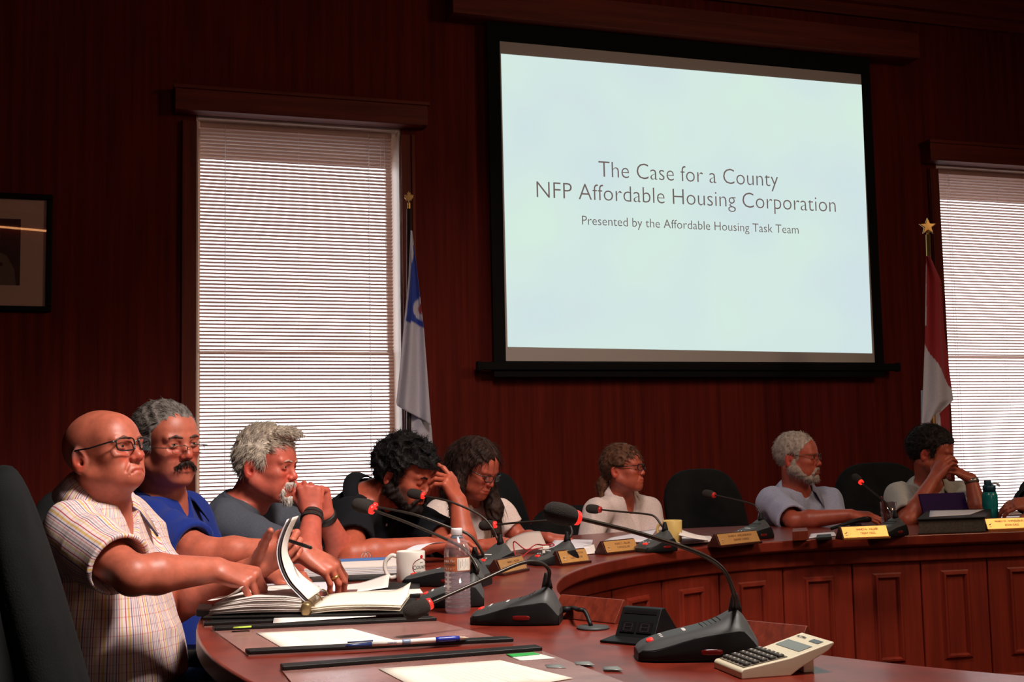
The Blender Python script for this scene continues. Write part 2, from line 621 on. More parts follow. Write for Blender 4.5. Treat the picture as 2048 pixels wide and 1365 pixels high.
def hand(V, W, fwd, dors, right=True, curl=(25, 35, 20), spread=6, k=1.0, thumb=(.75, .75, -.25), tcurl=18, per=None, nails=None, prox=None):
    fwd = nrm(fwd); dors = nrm(dors - fwd * (np.asarray(dors) @ fwd))
    t = np.cross(dors, fwd) * (1 if right else -1)
    W = np.asarray(W, float)
    kn = [W + (fwd * f + t * a + dors * z) * k for f, a, z in ((.088, .030, .002), (.092, .010, .005), (.087, -.010, .003), (.078, -.029, -.002))]
    for i, q in enumerate(kn):
        V.put(caps(W + (t * (.016, .006, -.006, -.016)[i]) * k, q, .0165 * k, .0125 * k), .012)
    V.put(ell(W + (fwd * .045 + t * .002 - dors * .008) * k, np.array([.045, .036, .015]) * k, np.array([fwd, t, dors])), .012)
    V.put(ell(W + (fwd * .035 + t * .024 - dors * .012) * k, np.array([.030, .015, .014]) * k, np.array([fwd, t, dors])), .014)
    lens = ((.045, .027, .021), (.050, .031, .022), (.046, .029, .022), (.036, .022, .019))
    rad = ((.0100, .0090, .0082, .0070), (.0102, .0092, .0083, .0072), (.0098, .0088, .0080, .0068), (.0088, .0078, .0072, .0060))
    tips = []
    def bend(d, n, deg):
        a = math.radians(deg)
        return d * math.cos(a) - n * math.sin(a), n * math.cos(a) + d * math.sin(a)
    for i in range(4):
        c = per[i] if per else curl
        a = math.radians(spread * (1.5, .5, -.5, -1.5)[i])
        d = nrm(fwd * math.cos(a) + t * math.sin(a)); n = dors
        ps = [kn[i]]
        for j in range(3):
            d, n = bend(d, n, c[j])
            ps.append(ps[-1] + d * lens[i][j] * k)
        V.put(chain(ps, np.array(rad[i]) * k, .004), .004)
        tips.append(ps[-1])
        if prox is not None: prox.append((ps[0] * .45 + ps[1] * .55, ps[1] - ps[0], rad[i][0] * k))
        if nails is not None: nails.append(ell(ps[-1] + n * .006 * k - d * .001, (.006 * k,) * 3))
    b = W + (fwd * .022 + t * .026 - dors * .010) * k
    d = nrm(fwd * thumb[0] + t * thumb[1] + dors * thumb[2])
    n = nrm(np.cross(d, np.cross(dors + t * .8, d)))
    ps = [b, b + d * .044 * k]
    for j, ln in enumerate((.034, .027)):
        ax = nrm(np.cross(d, fwd - d * (d @ fwd)) + 1e-6)
        a = math.radians(tcurl)
        d = nrm(d * math.cos(a) + nrm(fwd - d * (d @ fwd) - dors * .3) * math.sin(a))
        ps.append(ps[-1] + d * ln * k)
    V.put(chain(ps, np.array([.0145, .0120, .0105, .0085]) * k, .006), .007)
    tips.append(ps[-1])
    return tips

def locks(pts, dirs, L, r, rng, lift=.3, droop=.0, wav=.0, seg=5, jit=.3):
    """tapered strands of hair as three-sided tubes"""
    B = MB()
    V, F = [], []
    for p, d in zip(pts, dirs):
        l = L * rng.uniform(.6, 1.25)
        d = d + rng.normal(size=3) * jit
        d /= np.linalg.norm(d)
        u = np.cross(d, rng.normal(size=3)); u /= np.linalg.norm(u)
        w = np.cross(d, u)
        q = np.array(p, float)
        n0 = len(V)
        ph = rng.uniform(0, 6.28)
        for i in range(seg + 1):
            t = i / seg
            rr = r * (1 - t) ** .6 + .00015
            off = u * math.sin(ph + t * 5) * wav
            for a in (0, 2.094, 4.189):
                V.append(q + off + (u * math.cos(a) + w * math.sin(a)) * rr)
            q = q + d * l / seg
            d = d + np.array([0, 0, -droop]) / seg * 2
            d /= np.linalg.norm(d)
        for i in range(seg):
            for a in range(3):
                F.append((n0 + i * 3 + a, n0 + i * 3 + (a + 1) % 3, n0 + (i + 1) * 3 + (a + 1) % 3, n0 + (i + 1) * 3 + a))
    return np.array(V), np.array(F)

def eye_mesh(parent, H, s, gaze=(1, 0, 0), iris=(.10, .05, .02)):
    g = nrm(H.vec(*gaze))
    c = H.pt(.0775, s * .0325, .000)
    r = .0128 * H.k
    u = nrm(np.cross(g, [0, 0, 1])); w = np.cross(u, g)
    V, F, Cc = [], [], []
    angs = [0, .12, .20, .22, .40, .46, .7, 1.0, 1.4, 1.8, 2.3, 3.14]
    n = 16
    for a in angs:
        for k in range(n):
            b = 2 * math.pi * k / n
            V.append(c + r * (g * math.cos(a) + (u * math.cos(b) + w * math.sin(b)) * math.sin(a)))
            Cc.append((.004, .004, .004) if a < .21 else iris if a < .41 else (.30, .22, .19))
    for i in range(len(angs) - 1):
        for k in range(n):
            F.append((i * n + k, i * n + (k + 1) % n, (i + 1) * n + (k + 1) % n, (i + 1) * n + k))
    return netmesh('eye', np.array(V), np.array(F), mat('eye', rough=.08, attr='Col', spec=.6), parent, np.array(Cc))

def hair_solid(V, H, o):
    """cap of hair over the skull down to the hairline"""
    t = o.get('thick', .014)
    R, k = H.R, H.k
    hl = np.array(o.get('line', [(-.2, -.085), (-.075, -.080), (-.045, -.06), (-.036, -.03), (-.028, .018), (.004, .022), (.010, -.018), (.026, -.018), (.032, .030), (.055, .052), (.075, .066), (.2, .074)]))
    c = H.pt(*o.get('c', (-.014, 0, .036)))
    rad = np.array([.098 + t * o.get('fx', 1), .0765 + t * o.get('lx', 1), .088 + t * o.get('ux', 1)]) * k
    e = ell(c, rad, R)
    def d(X, Y, Z):
        x, y, z = X - H.o[0], Y - H.o[1], Z - H.o[2]
        f = (R[0][0] * x + R[0][1] * y + R[0][2] * z) / k
        u = (R[2][0] * x + R[2][1] * y + R[2][2] * z) / k
        return np.maximum(e[0](X, Y, Z), (np.interp(f, hl[:, 0], hl[:, 1]) - u) * k * .6)
    V.put((d, e[1], e[2]), .006)

def glasses(parent, H, mt, lens, w=.050, h=.030, r=.0014, half=False, y=-.004, x=.108, slide=0.0, arm=True):
    """frame round two lenses, bridge and side arms"""
    g = empty('glasses')
    g.parent = parent
    B = MB(); Lb = MB()
    for s in (1, -1):
        c = np.array([x, s * (.0085 + w / 2), y])
        pts = []
        for a in np.linspace(0, 2 * math.pi, 33):
            ca, sa = math.cos(a), math.sin(a)
            p = .5
            dl = math.copysign(abs(ca) ** p, ca) * w / 2
            du = math.copysign(abs(sa) ** p, sa) * h / 2
            wrap = -((abs(c[1]) + s * dl * s if False else abs(c[1] + dl)) ** 2) * 3.2
            pts.append(H.pt(c[0] + wrap, c[1] + dl, c[2] + du + (.1 * du if False else 0)))
        pts = np.array(pts)
        B.tube(pts[:17] if half else pts, r, 6)
        if half: B.tube(pts[16:], r * .55, 6)
        n = len(pts) - 1
        Lb.add(pts[:n], [tuple(range(n))])
        if arm:
            ox = x - ((.0085 + w) ** 2) * 3.2
            B.tube([H.pt(ox, s * (.0085 + w), y + h * .30), H.pt(ox - .012, s * (.0720), y + h * .32), H.pt(.02, s * .079, y + .010), H.pt(-.022, s * .082, .016), H.pt(-.036, s * .080, -.004)], r * 1.1, 6)
    B.tube(spline([H.pt(x - .001, .010, y + .004), H.pt(x + .003, 0, y + .008), H.pt(x - .001, -.010, y + .004)], 8), r, 6)
    B.build('frame', mt, g, smooth=True)
    Lb.build('lens', lens, g)
    return g

def person(label, o):
    root = empty('person', (o['PV'][0], o['PV'][1], 0), 0, label, 'person', 'council members seated around the curved table')
    base = np.array([o['PV'][0], o['PV'][1], 0.0])
    PV, N = np.asarray(o['PV'], float), np.asarray(o['N'], float)
    yaw = math.radians(o['yaw'])
    Fd = np.array([math.cos(yaw), math.sin(yaw), 0]); Ld = np.array([-math.sin(yaw), math.cos(yaw), 0])
    S = nrm(N - PV)
    tab = o.get('tab', MALE)
    sk = o.get('bulk', 1.0)
    tab = [(t, f, a * sk, b * sk) for t, f, a, b in tab]
    H = yp_frame(o['head'], o['hyaw'], o.get('hpitch', 0), o.get('hroll', 0), o.get('hs', 1.0))
    neckb = N + S * .01
    skull = H.pt(-.022, 0, -.045)
    arms = {}
    for sd in ('R', 'L'):
        s = -1 if sd == 'R' else 1
        sh = o.get('sh' + sd)
        if sh is None: sh = N + Ld * s * o.get('shw', .175) - S * .055
        arms[sd] = (np.asarray(sh, float), np.asarray(o['el' + sd], float), np.asarray(o['wr' + sd], float))
    pts = [PV + Fd * .2, PV - Fd * .2, N, H.pt(.12, 0, .14), H.pt(-.13, 0, 0), H.pt(0, .1, 0), H.pt(0, -.1, 0), H.pt(0, 0, .15)]
    for a in arms.values(): pts += list(a)
    for sd in ('R', 'L'):
        pts.append(arms[sd][2] + nrm(o['hand' + sd]['fwd']) * .19)
    pts = np.array(pts)
    h = o.get('h', .004)
    lo, hi = pts.min(0) - .10, pts.max(0) + .10
    hi[2] = max(H.pt(0, 0, .14)[2], H.pt(.1, 0, .1)[2]) + .02
    lo[2] = PV[2] - .06
    V = Vol(lo, hi, h)
    # torso, shoulders, neck
    V.put(trunk(PV, N, Ld, tab), .02)
    g = o.get('girth', 1.0)
    tr = o.get('neck', .056)
    for sd in ('R', 'L'):
        sh, el, wr = arms[sd]
        V.put(caps(N - S * .058, sh, .044 * g, .054 * g), .05)
        V.put(caps(sh, el, .052 * g, .043 * g), .03)
        mid = el + (wr - el) * .28
        V.put(caps(el, mid, .041 * g, .044 * g), .015)
        V.put(caps(mid, wr, .044 * g, .0285 * g), .015)
    V.put(caps(N - S * .03, skull, tr * 1.08, tr), .03)
    V.put(caps(N + Fd * .02 - S * .01, H.pt(.018, 0, -.074), tr * .72, tr * .6), .035)
    add_head(V, H, o)
    nails = []
    prox = {'R': [], 'L': []}
    tips = {}
    for sd in ('R', 'L'):
        hd = dict(o['hand' + sd])
        tips[sd] = hand(V, arms[sd][2], hd.pop('fwd'), hd.pop('dors'), sd == 'R', k=o.get('hk', 1.0), nails=nails, prox=prox[sd], **hd)
    for pr, kk, op in o.get('extra', lambda H: [])(H): V.put(pr, kk, op)
    Vv, Q = V.surf()
    # clothes volume
    t = o.get('cloth', .012)
    h2 = o.get('h2', .005)
    lo2, hi2 = np.minimum(PV, N) - .36, np.maximum(PV, N) + .36
    for a in arms.values():
        lo2 = np.minimum(lo2, np.minimum(a[0], a[1]) - .1); hi2 = np.maximum(hi2, np.maximum(a[0], a[1]) + .1)
    lo2[2] = PV[2] - .03; hi2[2] = N[2] + .10
    U = Vol(lo2, hi2, h2)
    U.put(trunk(PV, N, Ld, tab, t), .02)
    slv = {}
    for sd in ('R', 'L'):
        sh, el, wr = arms[sd]
        U.put(caps(N - S * .058, sh, .044 * g + t, .054 * g + t), .045)
        fr = o.get('sleeve', .62)
        dv = nrm(el - sh)
        c = sh + (el - sh) * fr
        ro = o.get('cuff', .062) * g
        if fr <= 1:
            U.put(cut(caps(sh, c + dv * .1, .054 * g + t, ro + .002), [(c, dv)]), .03)
        else:
            U.put(caps(sh, el, .054 * g + t, .045 * g + t), .03)
            dv = nrm(wr - el)
            c = el + (wr - el) * (fr - 1)
            U.put(cut(caps(el, c + dv * .1, .045 * g + t, ro * .75), [(c, dv)]), .02)
            ro *= .75
        slv[sd] = (c, dv, ro)
    fold = o.get('fold', .004)
    w1 = waves(o.get('seed', 1), 34, 7); w2 = waves(o.get('seed', 1) + 9, 75, 7)
    U.disp(lambda x, y, z: fold * (1.15 * (np.abs(w1(x, y, z * .6)) - .6)) + fold * .45 * w2(x, y, z * .5))
    for pr, kk, op in o.get('creases', lambda: [])(): U.put(pr, kk, op)
    for sd in ('R', 'L'):
        c, dv, ro = slv[sd]
        U.put(cut(caps(c - dv * .05, c + dv * .08, ro - .018, ro - .0075), []), .003, 'c')
    nk = nrm(skull - N)
    U.put(caps(N + nk * .005 + Fd * .008, N + nk * .16 + Fd * .02, tr + .009, tr + .03), .006, 'c')
    if o.get('vneck'):
        v = o['vneck']
        tip = N - S * v - Fd * .0 + Fd * (.02)
        U.put(cut(caps(N + Fd * .05 + S * .02, N - S * v + Fd * .14, o.get('vr', .046), .014), []), .006, 'c')
    Cv, Cq = U.surf()
    # hidden skin is kept coarse
    def field(Vol_, p):
        i = np.clip(((p - Vol_.lo) / Vol_.h).round().astype(int), 0, np.array(Vol_.F.shape) - 1)
        inside = ((p > Vol_.lo) & (p < Vol_.lo + Vol_.h * (np.array(Vol_.F.shape) - 1))).all(1)
        return np.where(inside, Vol_.F[i[:, 0], i[:, 1], i[:, 2]], 1)
    m = field(U, Vv) < -.007
    Vv, Q, _ = coarsen(Vv, Q, m, .022)
    # complexion
    X, Y, Z = Vv[:, 0], Vv[:, 1], Vv[:, 2]
    c0 = np.array(o.get('skin', SKIN))
    Cc = np.tile(c0, (len(Vv), 1))
    E = lambda c, r: ell(H.pt(*c), np.array(r) * H.k, H.R)
    paints = [(E((.1, .03, -.03), (.04, .03, .025)), c0 * (1.12, .80, .78), .02), (E((.1, -.03, -.03), (.04, .03, .025)), c0 * (1.12, .80, .78), .02),
              (E((.115, 0, -.035), (.02, .018, .016)), c0 * (1.1, .75, .72), .01),
              (E((.098, 0, -.068), (.014, .025, .0095)), c0 * (.92, .55, .52), .005)]
    for s in (1, -1):
        paints.append((E((-.02, s * .082, -.010), (.03, .014, .036)), c0 * (1.1, .72, .68), .006))
        paints.append((E((.088, s * .0325, -.012), (.016, .018, .008)), c0 * (.9, .7, .68), .006))
    for q in nails: paints.append((q, c0 * (1.15, 1.05, 1.1), .003))
    paints += o.get('paint', lambda E: [])(E)
    for pr, cc, wd in paints:
        a = np.clip(-pr[0](X, Y, Z) / wd, 0, 1)
        Cc = Cc + (np.array(cc) - Cc) * a[:, None]
    netmesh('body', Vv - base, Q, skin_mat(), root, Cc)
    # stripes run down the trunk and along the sleeves
    att = None
    cm = o['cmat']
    if o.get('stripe'):
        F0 = nrm(np.cross(nrm(Ld - S * (Ld @ S)), S)); L0 = nrm(Ld - S * (Ld @ S))
        rel = Cv - PV
        f, l, s_ = rel @ F0, rel @ L0, rel @ S
        u = np.arctan2(l, f - .02) * .17
        w = s_
        best = trunk(PV, N, Ld, tab, t)[0](Cv[:, 0], Cv[:, 1], Cv[:, 2])
        for sd in ('R', 'L'):
            sh, el, wr = arms[sd]
            dv = nrm(el - sh)
            dd = caps(sh + dv * .02, el, .06, .06)[0](Cv[:, 0], Cv[:, 1], Cv[:, 2])
            e1 = nrm(np.cross(dv, [0, 0, 1.0]) + 1e-6); e2 = np.cross(e1, dv)
            r_ = Cv - sh
            us = np.arctan2(r_ @ e1, r_ @ e2) * .062 + .013
            m_ = dd < best - .004
            u = np.where(m_, us, u); w = np.where(m_, r_ @ dv, w)
        att = {'u': u, 'w': w}
    netmesh(o.get('garment', 'shirt'), Cv - base, Cq, cm, root, attr=att)
    # collar
    if o.get('collar'):
        cl = o['collar']
        A = nrm(nk * .6 + S * .4)
        Lc = nrm(Ld - A * (Ld @ A)); Fc = np.cross(Lc, A)
        n = 40
        rows = []
        amax = math.radians(cl.get('open', 150))
        hb = cl.get('h', .040)
        top, midr, bot = [], [], []
        us = []
        for i in range(n + 1):
            a = -amax + 2 * amax * i / n
            fr = abs(a) / amax
            dirv = -Fc * math.cos(a) + Lc * math.sin(a)
            rt = tr + .012 + .004 * fr
            zt = hb * (1.1 - .75 * fr ** 2) + cl.get('up', .004) - cl.get('drop', .012) * fr ** 2
            e = max(0, (fr - .75) / .25)
            top.append(N + A * zt + dirv * rt + Fc * .010)
            midr.append(N + A * (zt - .012) + dirv * (rt + .018) + Fc * .010)
            bot.append(N + A * (zt - hb * 1.0 - .012 * fr - cl.get('pt', .03) * e) + dirv * (rt + cl.get('flare', .044) + .006 * e) + Fc * (.010 + .012 * e))
        g3 = np.array([top, midr, bot]) - base
        B = MB().grid(g3)
        oc = B.build('collar', cl.get('mat', cm), root, smooth=True)
        sm = oc.modifiers.new('s', 'SOLIDIFY'); sm.thickness = cl.get('th', .003)
        if o.get('stripe'):
            for nm, vals in (('u', np.tile(np.linspace(-.22, .22, n + 1), 3)), ('w', np.repeat([0, .02, .05], n + 1))):
                a = oc.data.attributes.new(nm, 'FLOAT', 'POINT'); a.data.foreach_set('value', np.asarray(vals, np.float32))
    # trousers and shoes (under the table)
    W = Vol(PV - [.75, .75, PV[2]], PV + [.75, .75, .16], .016)
    kn = {}
    W.put(ell(PV + [0, 0, -.0], (.19 * sk, .19 * sk, .13)), .02)
    for s in (1, -1):
        hip = PV + Ld * s * .09 - [0, 0, .02]
        kne = PV + Fd * .44 + Ld * s * .13; kne[2] = .49
        ank = kne + Fd * (-.04); ank[2] = .10
        W.put(caps(hip, kne, .092, .068), .03)
        W.put(caps(kne, ank, .066, .050), .02)
        kn[s] = ank
    Wv, Wq = W.surf()
    netmesh('trousers', Wv - base, Wq, o.get('pants', mat('dark_cloth', (.012, .012, .016), rough=.9, var=.2, scale=200)), root)
    for s in (1, -1):
        B = MB()
        v, f = superell(.27, .095, .10, .6, .8, 14, 8)
        v[:, 2] *= np.where(v[:, 0] > 0, 1 - v[:, 0] * 2.2, 1)
        c = kn[s] + Fd * .075; c[2] = .052
        Rm = np.array([Fd, Ld, [0, 0, 1]])
        B.add(v @ Rm + c - base, f)
        B.build('shoe', mat('shoe_leather', (.008, .007, .007), rough=.4), root, smooth=True)
    # eyes
    if o.get('lid', .0045) > 0:
        for s in (1, -1):
            eye_mesh(root, H, s, o.get('gaze', (1, 0, 0)), o.get('iris', (.06, .03, .015)))
    for e_ in [c for c in root.children if c.name.startswith('eye')]:
        e_.data.transform(Matrix.Translation(-Vector(base)))
    # bands round the wrists, finger ring, shirt buttons
    for nm, sd, dist, rr, wd, mt in o.get('bands', []):
        sh, el, wr = arms[sd]
        ax = nrm(wr - el)
        c = wr - ax * dist
        MB().lathe([(rr - .001, -wd / 2), (rr + .002, -wd / 2), (rr + .0035, 0), (rr + .002, wd / 2), (rr - .001, wd / 2)], 26, c - base, ax).build(nm, mt, root, smooth=True)
    if o.get('ring'):
        c, ax, rr = prox[o['ring'][0]][o['ring'][1]]
        MB().lathe([(rr - .0005, -.003), (rr + .0014, -.003), (rr + .0014, .003), (rr - .0005, .003)], 22, c - base, ax).build('ring', mat('gold_metal', (.62, .36, .12), rough=.35, metal=.9), root, smooth=True)
    for px, py in o.get('buttons', []):
        d = ray(px, py); d = d / np.linalg.norm(d)
        for s_ in np.arange(2, 8, .004):
            q = CAM + d * s_
            if field(U, q[None])[0] < 0:
                v, f = superell(.012, .012, .012, .8, .8, 10, 6)
                mesh('button', v + (q - d * .001) - base, f, mat('pearl_button', (.62, .52, .46), rough=.3), root, smooth=True)
                break
    # hair
    rng = np.random.RandomState(o.get('seed', 1))
    if o.get('hair'):
        ho = o['hair']
        hh = ho.get('h', .004)
        G = Vol(H.o - .24 - np.array([0, 0, ho.get('down', 0)]), H.o + .24, hh)
        hair_solid(G, H, ho)
        for pr, kk, op in ho.get('extra', lambda H: [])(H): G.put(pr, kk, op)
        nz = waves(o.get('seed', 1) + 3, ho.get('nf', 160), 8); am = ho.get('na', .003)
        G.disp(lambda x, y, z: am * (np.abs(nz(x, y, z)) - .5) * 1.6)
        for pr, kk, op in ho.get('carve', lambda H: [])(H): G.put(pr, kk, op)
        Hv, Hq = G.surf()
        # strands start on the outer surface
        n = ho.get('n', 500)
        V3, Q3 = Hv, Hq
        if n:
            fr = Hv[Hq[:, 0]]; e1 = Hv[Hq[:, 1]] - fr; e2 = Hv[Hq[:, 2]] - fr
            nn = np.cross(e1, e2); nn /= np.linalg.norm(nn, axis=1)[:, None] + 1e-9
            rel = (fr - H.o) @ H.R.T
            out = (nn * (fr - H.pt(-.01, 0, .03))).sum(1) > .03
            if 'where' in ho: out &= ho['where'](rel)
            idx = np.nonzero(out)[0]
            idx = rng.choice(idx, min(n, len(idx)), replace=False)
            fl = ho.get('flow', (-.8, 0, -.5))
            fl = np.array([fl(r) if callable(fl) else fl for r in rel[idx]]) @ H.R
            tang = fl - nn[idx] * (fl * nn[idx]).sum(1)[:, None]
            tang /= np.linalg.norm(tang, axis=1)[:, None] + 1e-6
            dirs = tang + nn[idx] * ho.get('lift', .35)
            Lv, Lf = locks(fr[idx] - nn[idx] * .001, dirs, ho.get('len', .03), ho.get('r', .0016), rng, droop=ho.get('droop', .2), wav=ho.get('wav', .001), jit=ho.get('jit', .25))
            V3 = np.vstack([Hv, Lv]); Q3 = np.vstack([Hq, Lf + len(Hv)])
        netmesh('hair', V3 - base, Q3, ho['mat'], root)
    for nm, prims, mt, (nfq, na), nl in o.get('whisk', lambda H: [])(H):
        lo3 = np.min([p[1] for p in prims], axis=0) - .012; hi3 = np.max([p[2] for p in prims], axis=0) + .012
        G = Vol(lo3, hi3, .0022)
        for p in prims: G.put(p, .004)
        nz = waves(77, nfq, 8)
        G.disp(lambda x, y, z: na * nz(x, y, z))
        Hv, Hq = G.surf()
        if nl:
            fr = Hv[Hq[:, 0]]; nn = np.cross(Hv[Hq[:, 1]] - fr, Hv[Hq[:, 2]] - fr); nn /= np.linalg.norm(nn, axis=1)[:, None] + 1e-9
            idx = rng.choice(len(Hq), min(nl, len(Hq)), replace=False)
            fl = H.vec(.1, 0, -1)
            Lv, Lf = locks(fr[idx], fl + nn[idx] * .5, .012, .0009, rng, jit=.3, seg=3)
            Hq = np.vstack([Hq, Lf + len(Hv)]); Hv = np.vstack([Hv, Lv])
        netmesh(nm, Hv - base, Hq, mt, root)
    if o.get('specs'):
        sp = dict(o['specs'])
        g_ = glasses(root, H, sp.pop('mat'), MATS_LENS, **sp)
        g_.location = -Vector(base)
    return root, H, tips, arms, base
# ------------------------------------------------------------------ the room
WT = 0.3317
WH = math.hypot(WT, 1)
WE = np.array([1, WT, 0]) / WH                 # along the back wall
WN = np.array([-WT, 1, 0]) / WH                # out through it
WO = WN * (7.46 / WH)
WA = math.atan(WT)

def W(s, y, z):
    """point at s along the back wall, y behind its face (negative: in the room), height z"""
    return WO + WE * s + WN * y + np.array([0, 0, z])

def at_wall(o):
    o.location = WO
    o.rotation_euler = (0, 0, WA)
    return o

def struct(name, o, label=None):
    o.name = name
    o['kind'] = 'structure'
    if label: o['label'] = label
    return o

def wood(name, dark, light, rough=.45, stretch=(14, 14, .7), scale=2.2, coat=0.0, spec=.4, ring=.5):
    if name in MATS: return MATS[name]
    m = mat(name, light, rough=rough, spec=spec, coat=coat, c2=dark, scale=scale, stretch=stretch, bump=.08, bscale=9)
    return m

M_WALL = wood('wall_veneer', (.085, .0075, .0045), (.175, .0165, .0090), rough=.65, stretch=(9, 9, .35), scale=2.6, spec=.10)
M_TRIM = wood('trim_wood', (.11, .013, .006), (.21, .029, .012), rough=.55, stretch=(.6, 12, 12), scale=2, spec=.25)
M_TRIMV = wood('casing_wood', (.11, .013, .006), (.20, .026, .011), rough=.55, stretch=(12, 12, .6), scale=2, spec=.25)
M_CREAM = mat('cream_paint', (.80, .66, .56), rough=.5)
M_CARPET = mat('dark_carpet', (.020, .012, .012), rough=.95, var=.3, scale=300, bump=.5, bscale=500)
M_PLASTER = mat('dim_plaster', (.16, .10, .085), rough=.9, var=.05)
M_BLACK = mat('matte_black', (.004, .004, .005), rough=.8, spec=.2)

def build_room():
    # back wall with two window openings
    HT = 4.6
    wins = [(.435, 1.655), (5.585, 6.805)]
    zb, zt = .56, 3.13
    B = MB()
    def seg(s0, s1, z0, z1): B.box(((s0 + s1) / 2, .19, (z0 + z1) / 2), (s1 - s0, .38, z1 - z0))
    edges = [-4.2] + [v for w in wins for v in w] + [9.6]
    for i in range(0, len(edges), 2): seg(edges[i], edges[i + 1], 0, HT)
    for a, b in wins:
        seg(a, b, 0, zb); seg(a, b, zt, HT)
    w = struct('wall_back', at_wall(B.build('wall_back', M_WALL)), 'dark red-brown wood-panelled wall behind the council')
    # thin grooves between the veneer boards, as proud narrow battens
    def wall(name, c, size, rz=0, m=M_WALL):
        return struct(name, MB().box((0, 0, 0), size).build(name, m)), c, rz
    fl = struct('floor', MB().box((1.5, 2.5, -.05), (16, 15, .1)).build('floor', M_CARPET))
    ce = struct('ceiling', MB().box((1.5, 2.5, 4.65), (16, 15, .1)).build('ceiling', M_PLASTER))
    for nm, c, sz in (('wall_left', (-4.6, 1.2, 2.3), (.2, 10.5, 4.6)), ('wall_right', (9.2, 3.6, 2.3), (.2, 15, 4.6)), ('wall_front', (2.3, -4.0, 2.3), (14, .2, 4.6))):
        struct(nm, MB().box(c, sz).build(nm, M_WALL))
    # crown moulding under the ceiling
    cr = MB()
    prof = [(0, 4.16), (-.03, 4.16), (-.045, 4.20), (-.045, 4.235), (-.075, 4.245), (-.085, 4.30), (-.15, 4.42), (-.17, 4.46), (-.17, 4.60), (0, 4.60)]
    cr.prism([(-4.2, y, z) for y, z in prof], (13.8, 0, 0))
    struct('trim_1', at_wall(cr.build('trim_1', M_TRIM)), 'wood crown moulding along the top of the back wall')
    bb = MB().box((2.7, -.01, .07), (13.8, .02, .14))
    struct('baseboard_back', at_wall(bb.build('baseboard_back', M_TRIM)))

    # windows
    glass = clear('window_glass', (.96, .97, .97), .02)
    for i, (a, b) in enumerate(wins):
        nm = 'window_%d' % (i + 1)
        root = at_wall(empty(nm))
        struct(nm, root, ('tall window with blind, left of the projection screen', 'tall window with blind behind the right-hand flag')[i])
        m = (a + b) / 2
        wd = b - a
        # cornice box over the blind
        c = MB()
        z0, z1 = 3.128, 3.275
        s0, s1 = m - .735, m + .755
        c.box((m + .01, -.055, (z0 + z1) / 2), (s1 - s0, .11, z1 - z0))
        c.box((m + .01, -.062, z1 - .012), (s1 - s0 + .02, .124, .024))
        c.build('cornice', M_TRIM, root, bevel=.004)
        for k, s in enumerate((a - .041, b + .041)):
            f = MB().box((s, -.012, (zb + z0) / 2 - .02), (.085, .024, z0 - zb - .04))
            f.box((s + (.028 if k else -.028), -.018, (zb + z0) / 2 - .02), (.022, .036, z0 - zb - .04))
            f.build('casing', M_TRIMV, root, bevel=.003)
            MB().box((a + .006 if k == 0 else b - .006, .19, (zb + zt) / 2), (.012, .36, zt - zb)).build('jamb', M_CREAM, root)
        MB().box((m, .19, zt - .006), (wd, .36, .012)).build('head_jamb', M_CREAM, root)
        MB().box((m, .06, zb - .02), (wd + .22, .30, .04)).build('sill', M_TRIM, root, bevel=.006)
        MB().box((m, -.012, zb - .10), (wd + .16, .024, .12)).build('apron', M_TRIM, root, bevel=.003)
        mr = 1.765
        for nm2, z0_, z1_, y in (('lower_sash', zb, mr, .24), ('upper_sash', mr - .016, zt, .275)):
            sfr = MB()
            tb = .19 if nm2 == 'upper_sash' else .016
            bt = .06 if nm2 == 'lower_sash' else .016
            sfr.box((m, y, z0_ + bt / 2), (wd - .024, .035, bt)); sfr.box((m, y, z1_ - tb / 2), (wd - .024, .035, tb))
            for s in (a + .026, b - .026): sfr.box((s, y, (z0_ + z1_) / 2), (.028, .035, z1_ - z0_))
            sh = sfr.build(nm2, M_CREAM, root)
            MB().box((m, y, (z0_ + z1_) / 2), (wd - .07, .005, z1_ - z0_ - .1)).build('pane', glass, sh)
        # sampling portal for the sky outside the window
        pl = bpy.data.lights.new('daylight', 'AREA')
        pl.shape = 'RECTANGLE'; pl.size = wd; pl.size_y = zt - zb
        pl.cycles.is_portal = True
        po = bpy.data.objects.new('daylight', pl); col.objects.link(po)
        po.matrix_world = Matrix.Translation(W(m, .37, (zb + zt) / 2)) @ Matrix.Rotation(WA, 4, 'Z') @ Matrix.Rotation(-math.pi / 2, 4, 'X')
        build_blind(a + .028, b - .038, i)
    # unseen box added outside to darken the topmost slats
    o = struct('light_block', at_wall(MB().box((3, .75, 3.55), (12, .7, .25)).build('light_block', M_TRIM)), 'unseen box added outside above the windows to darken the top slats')

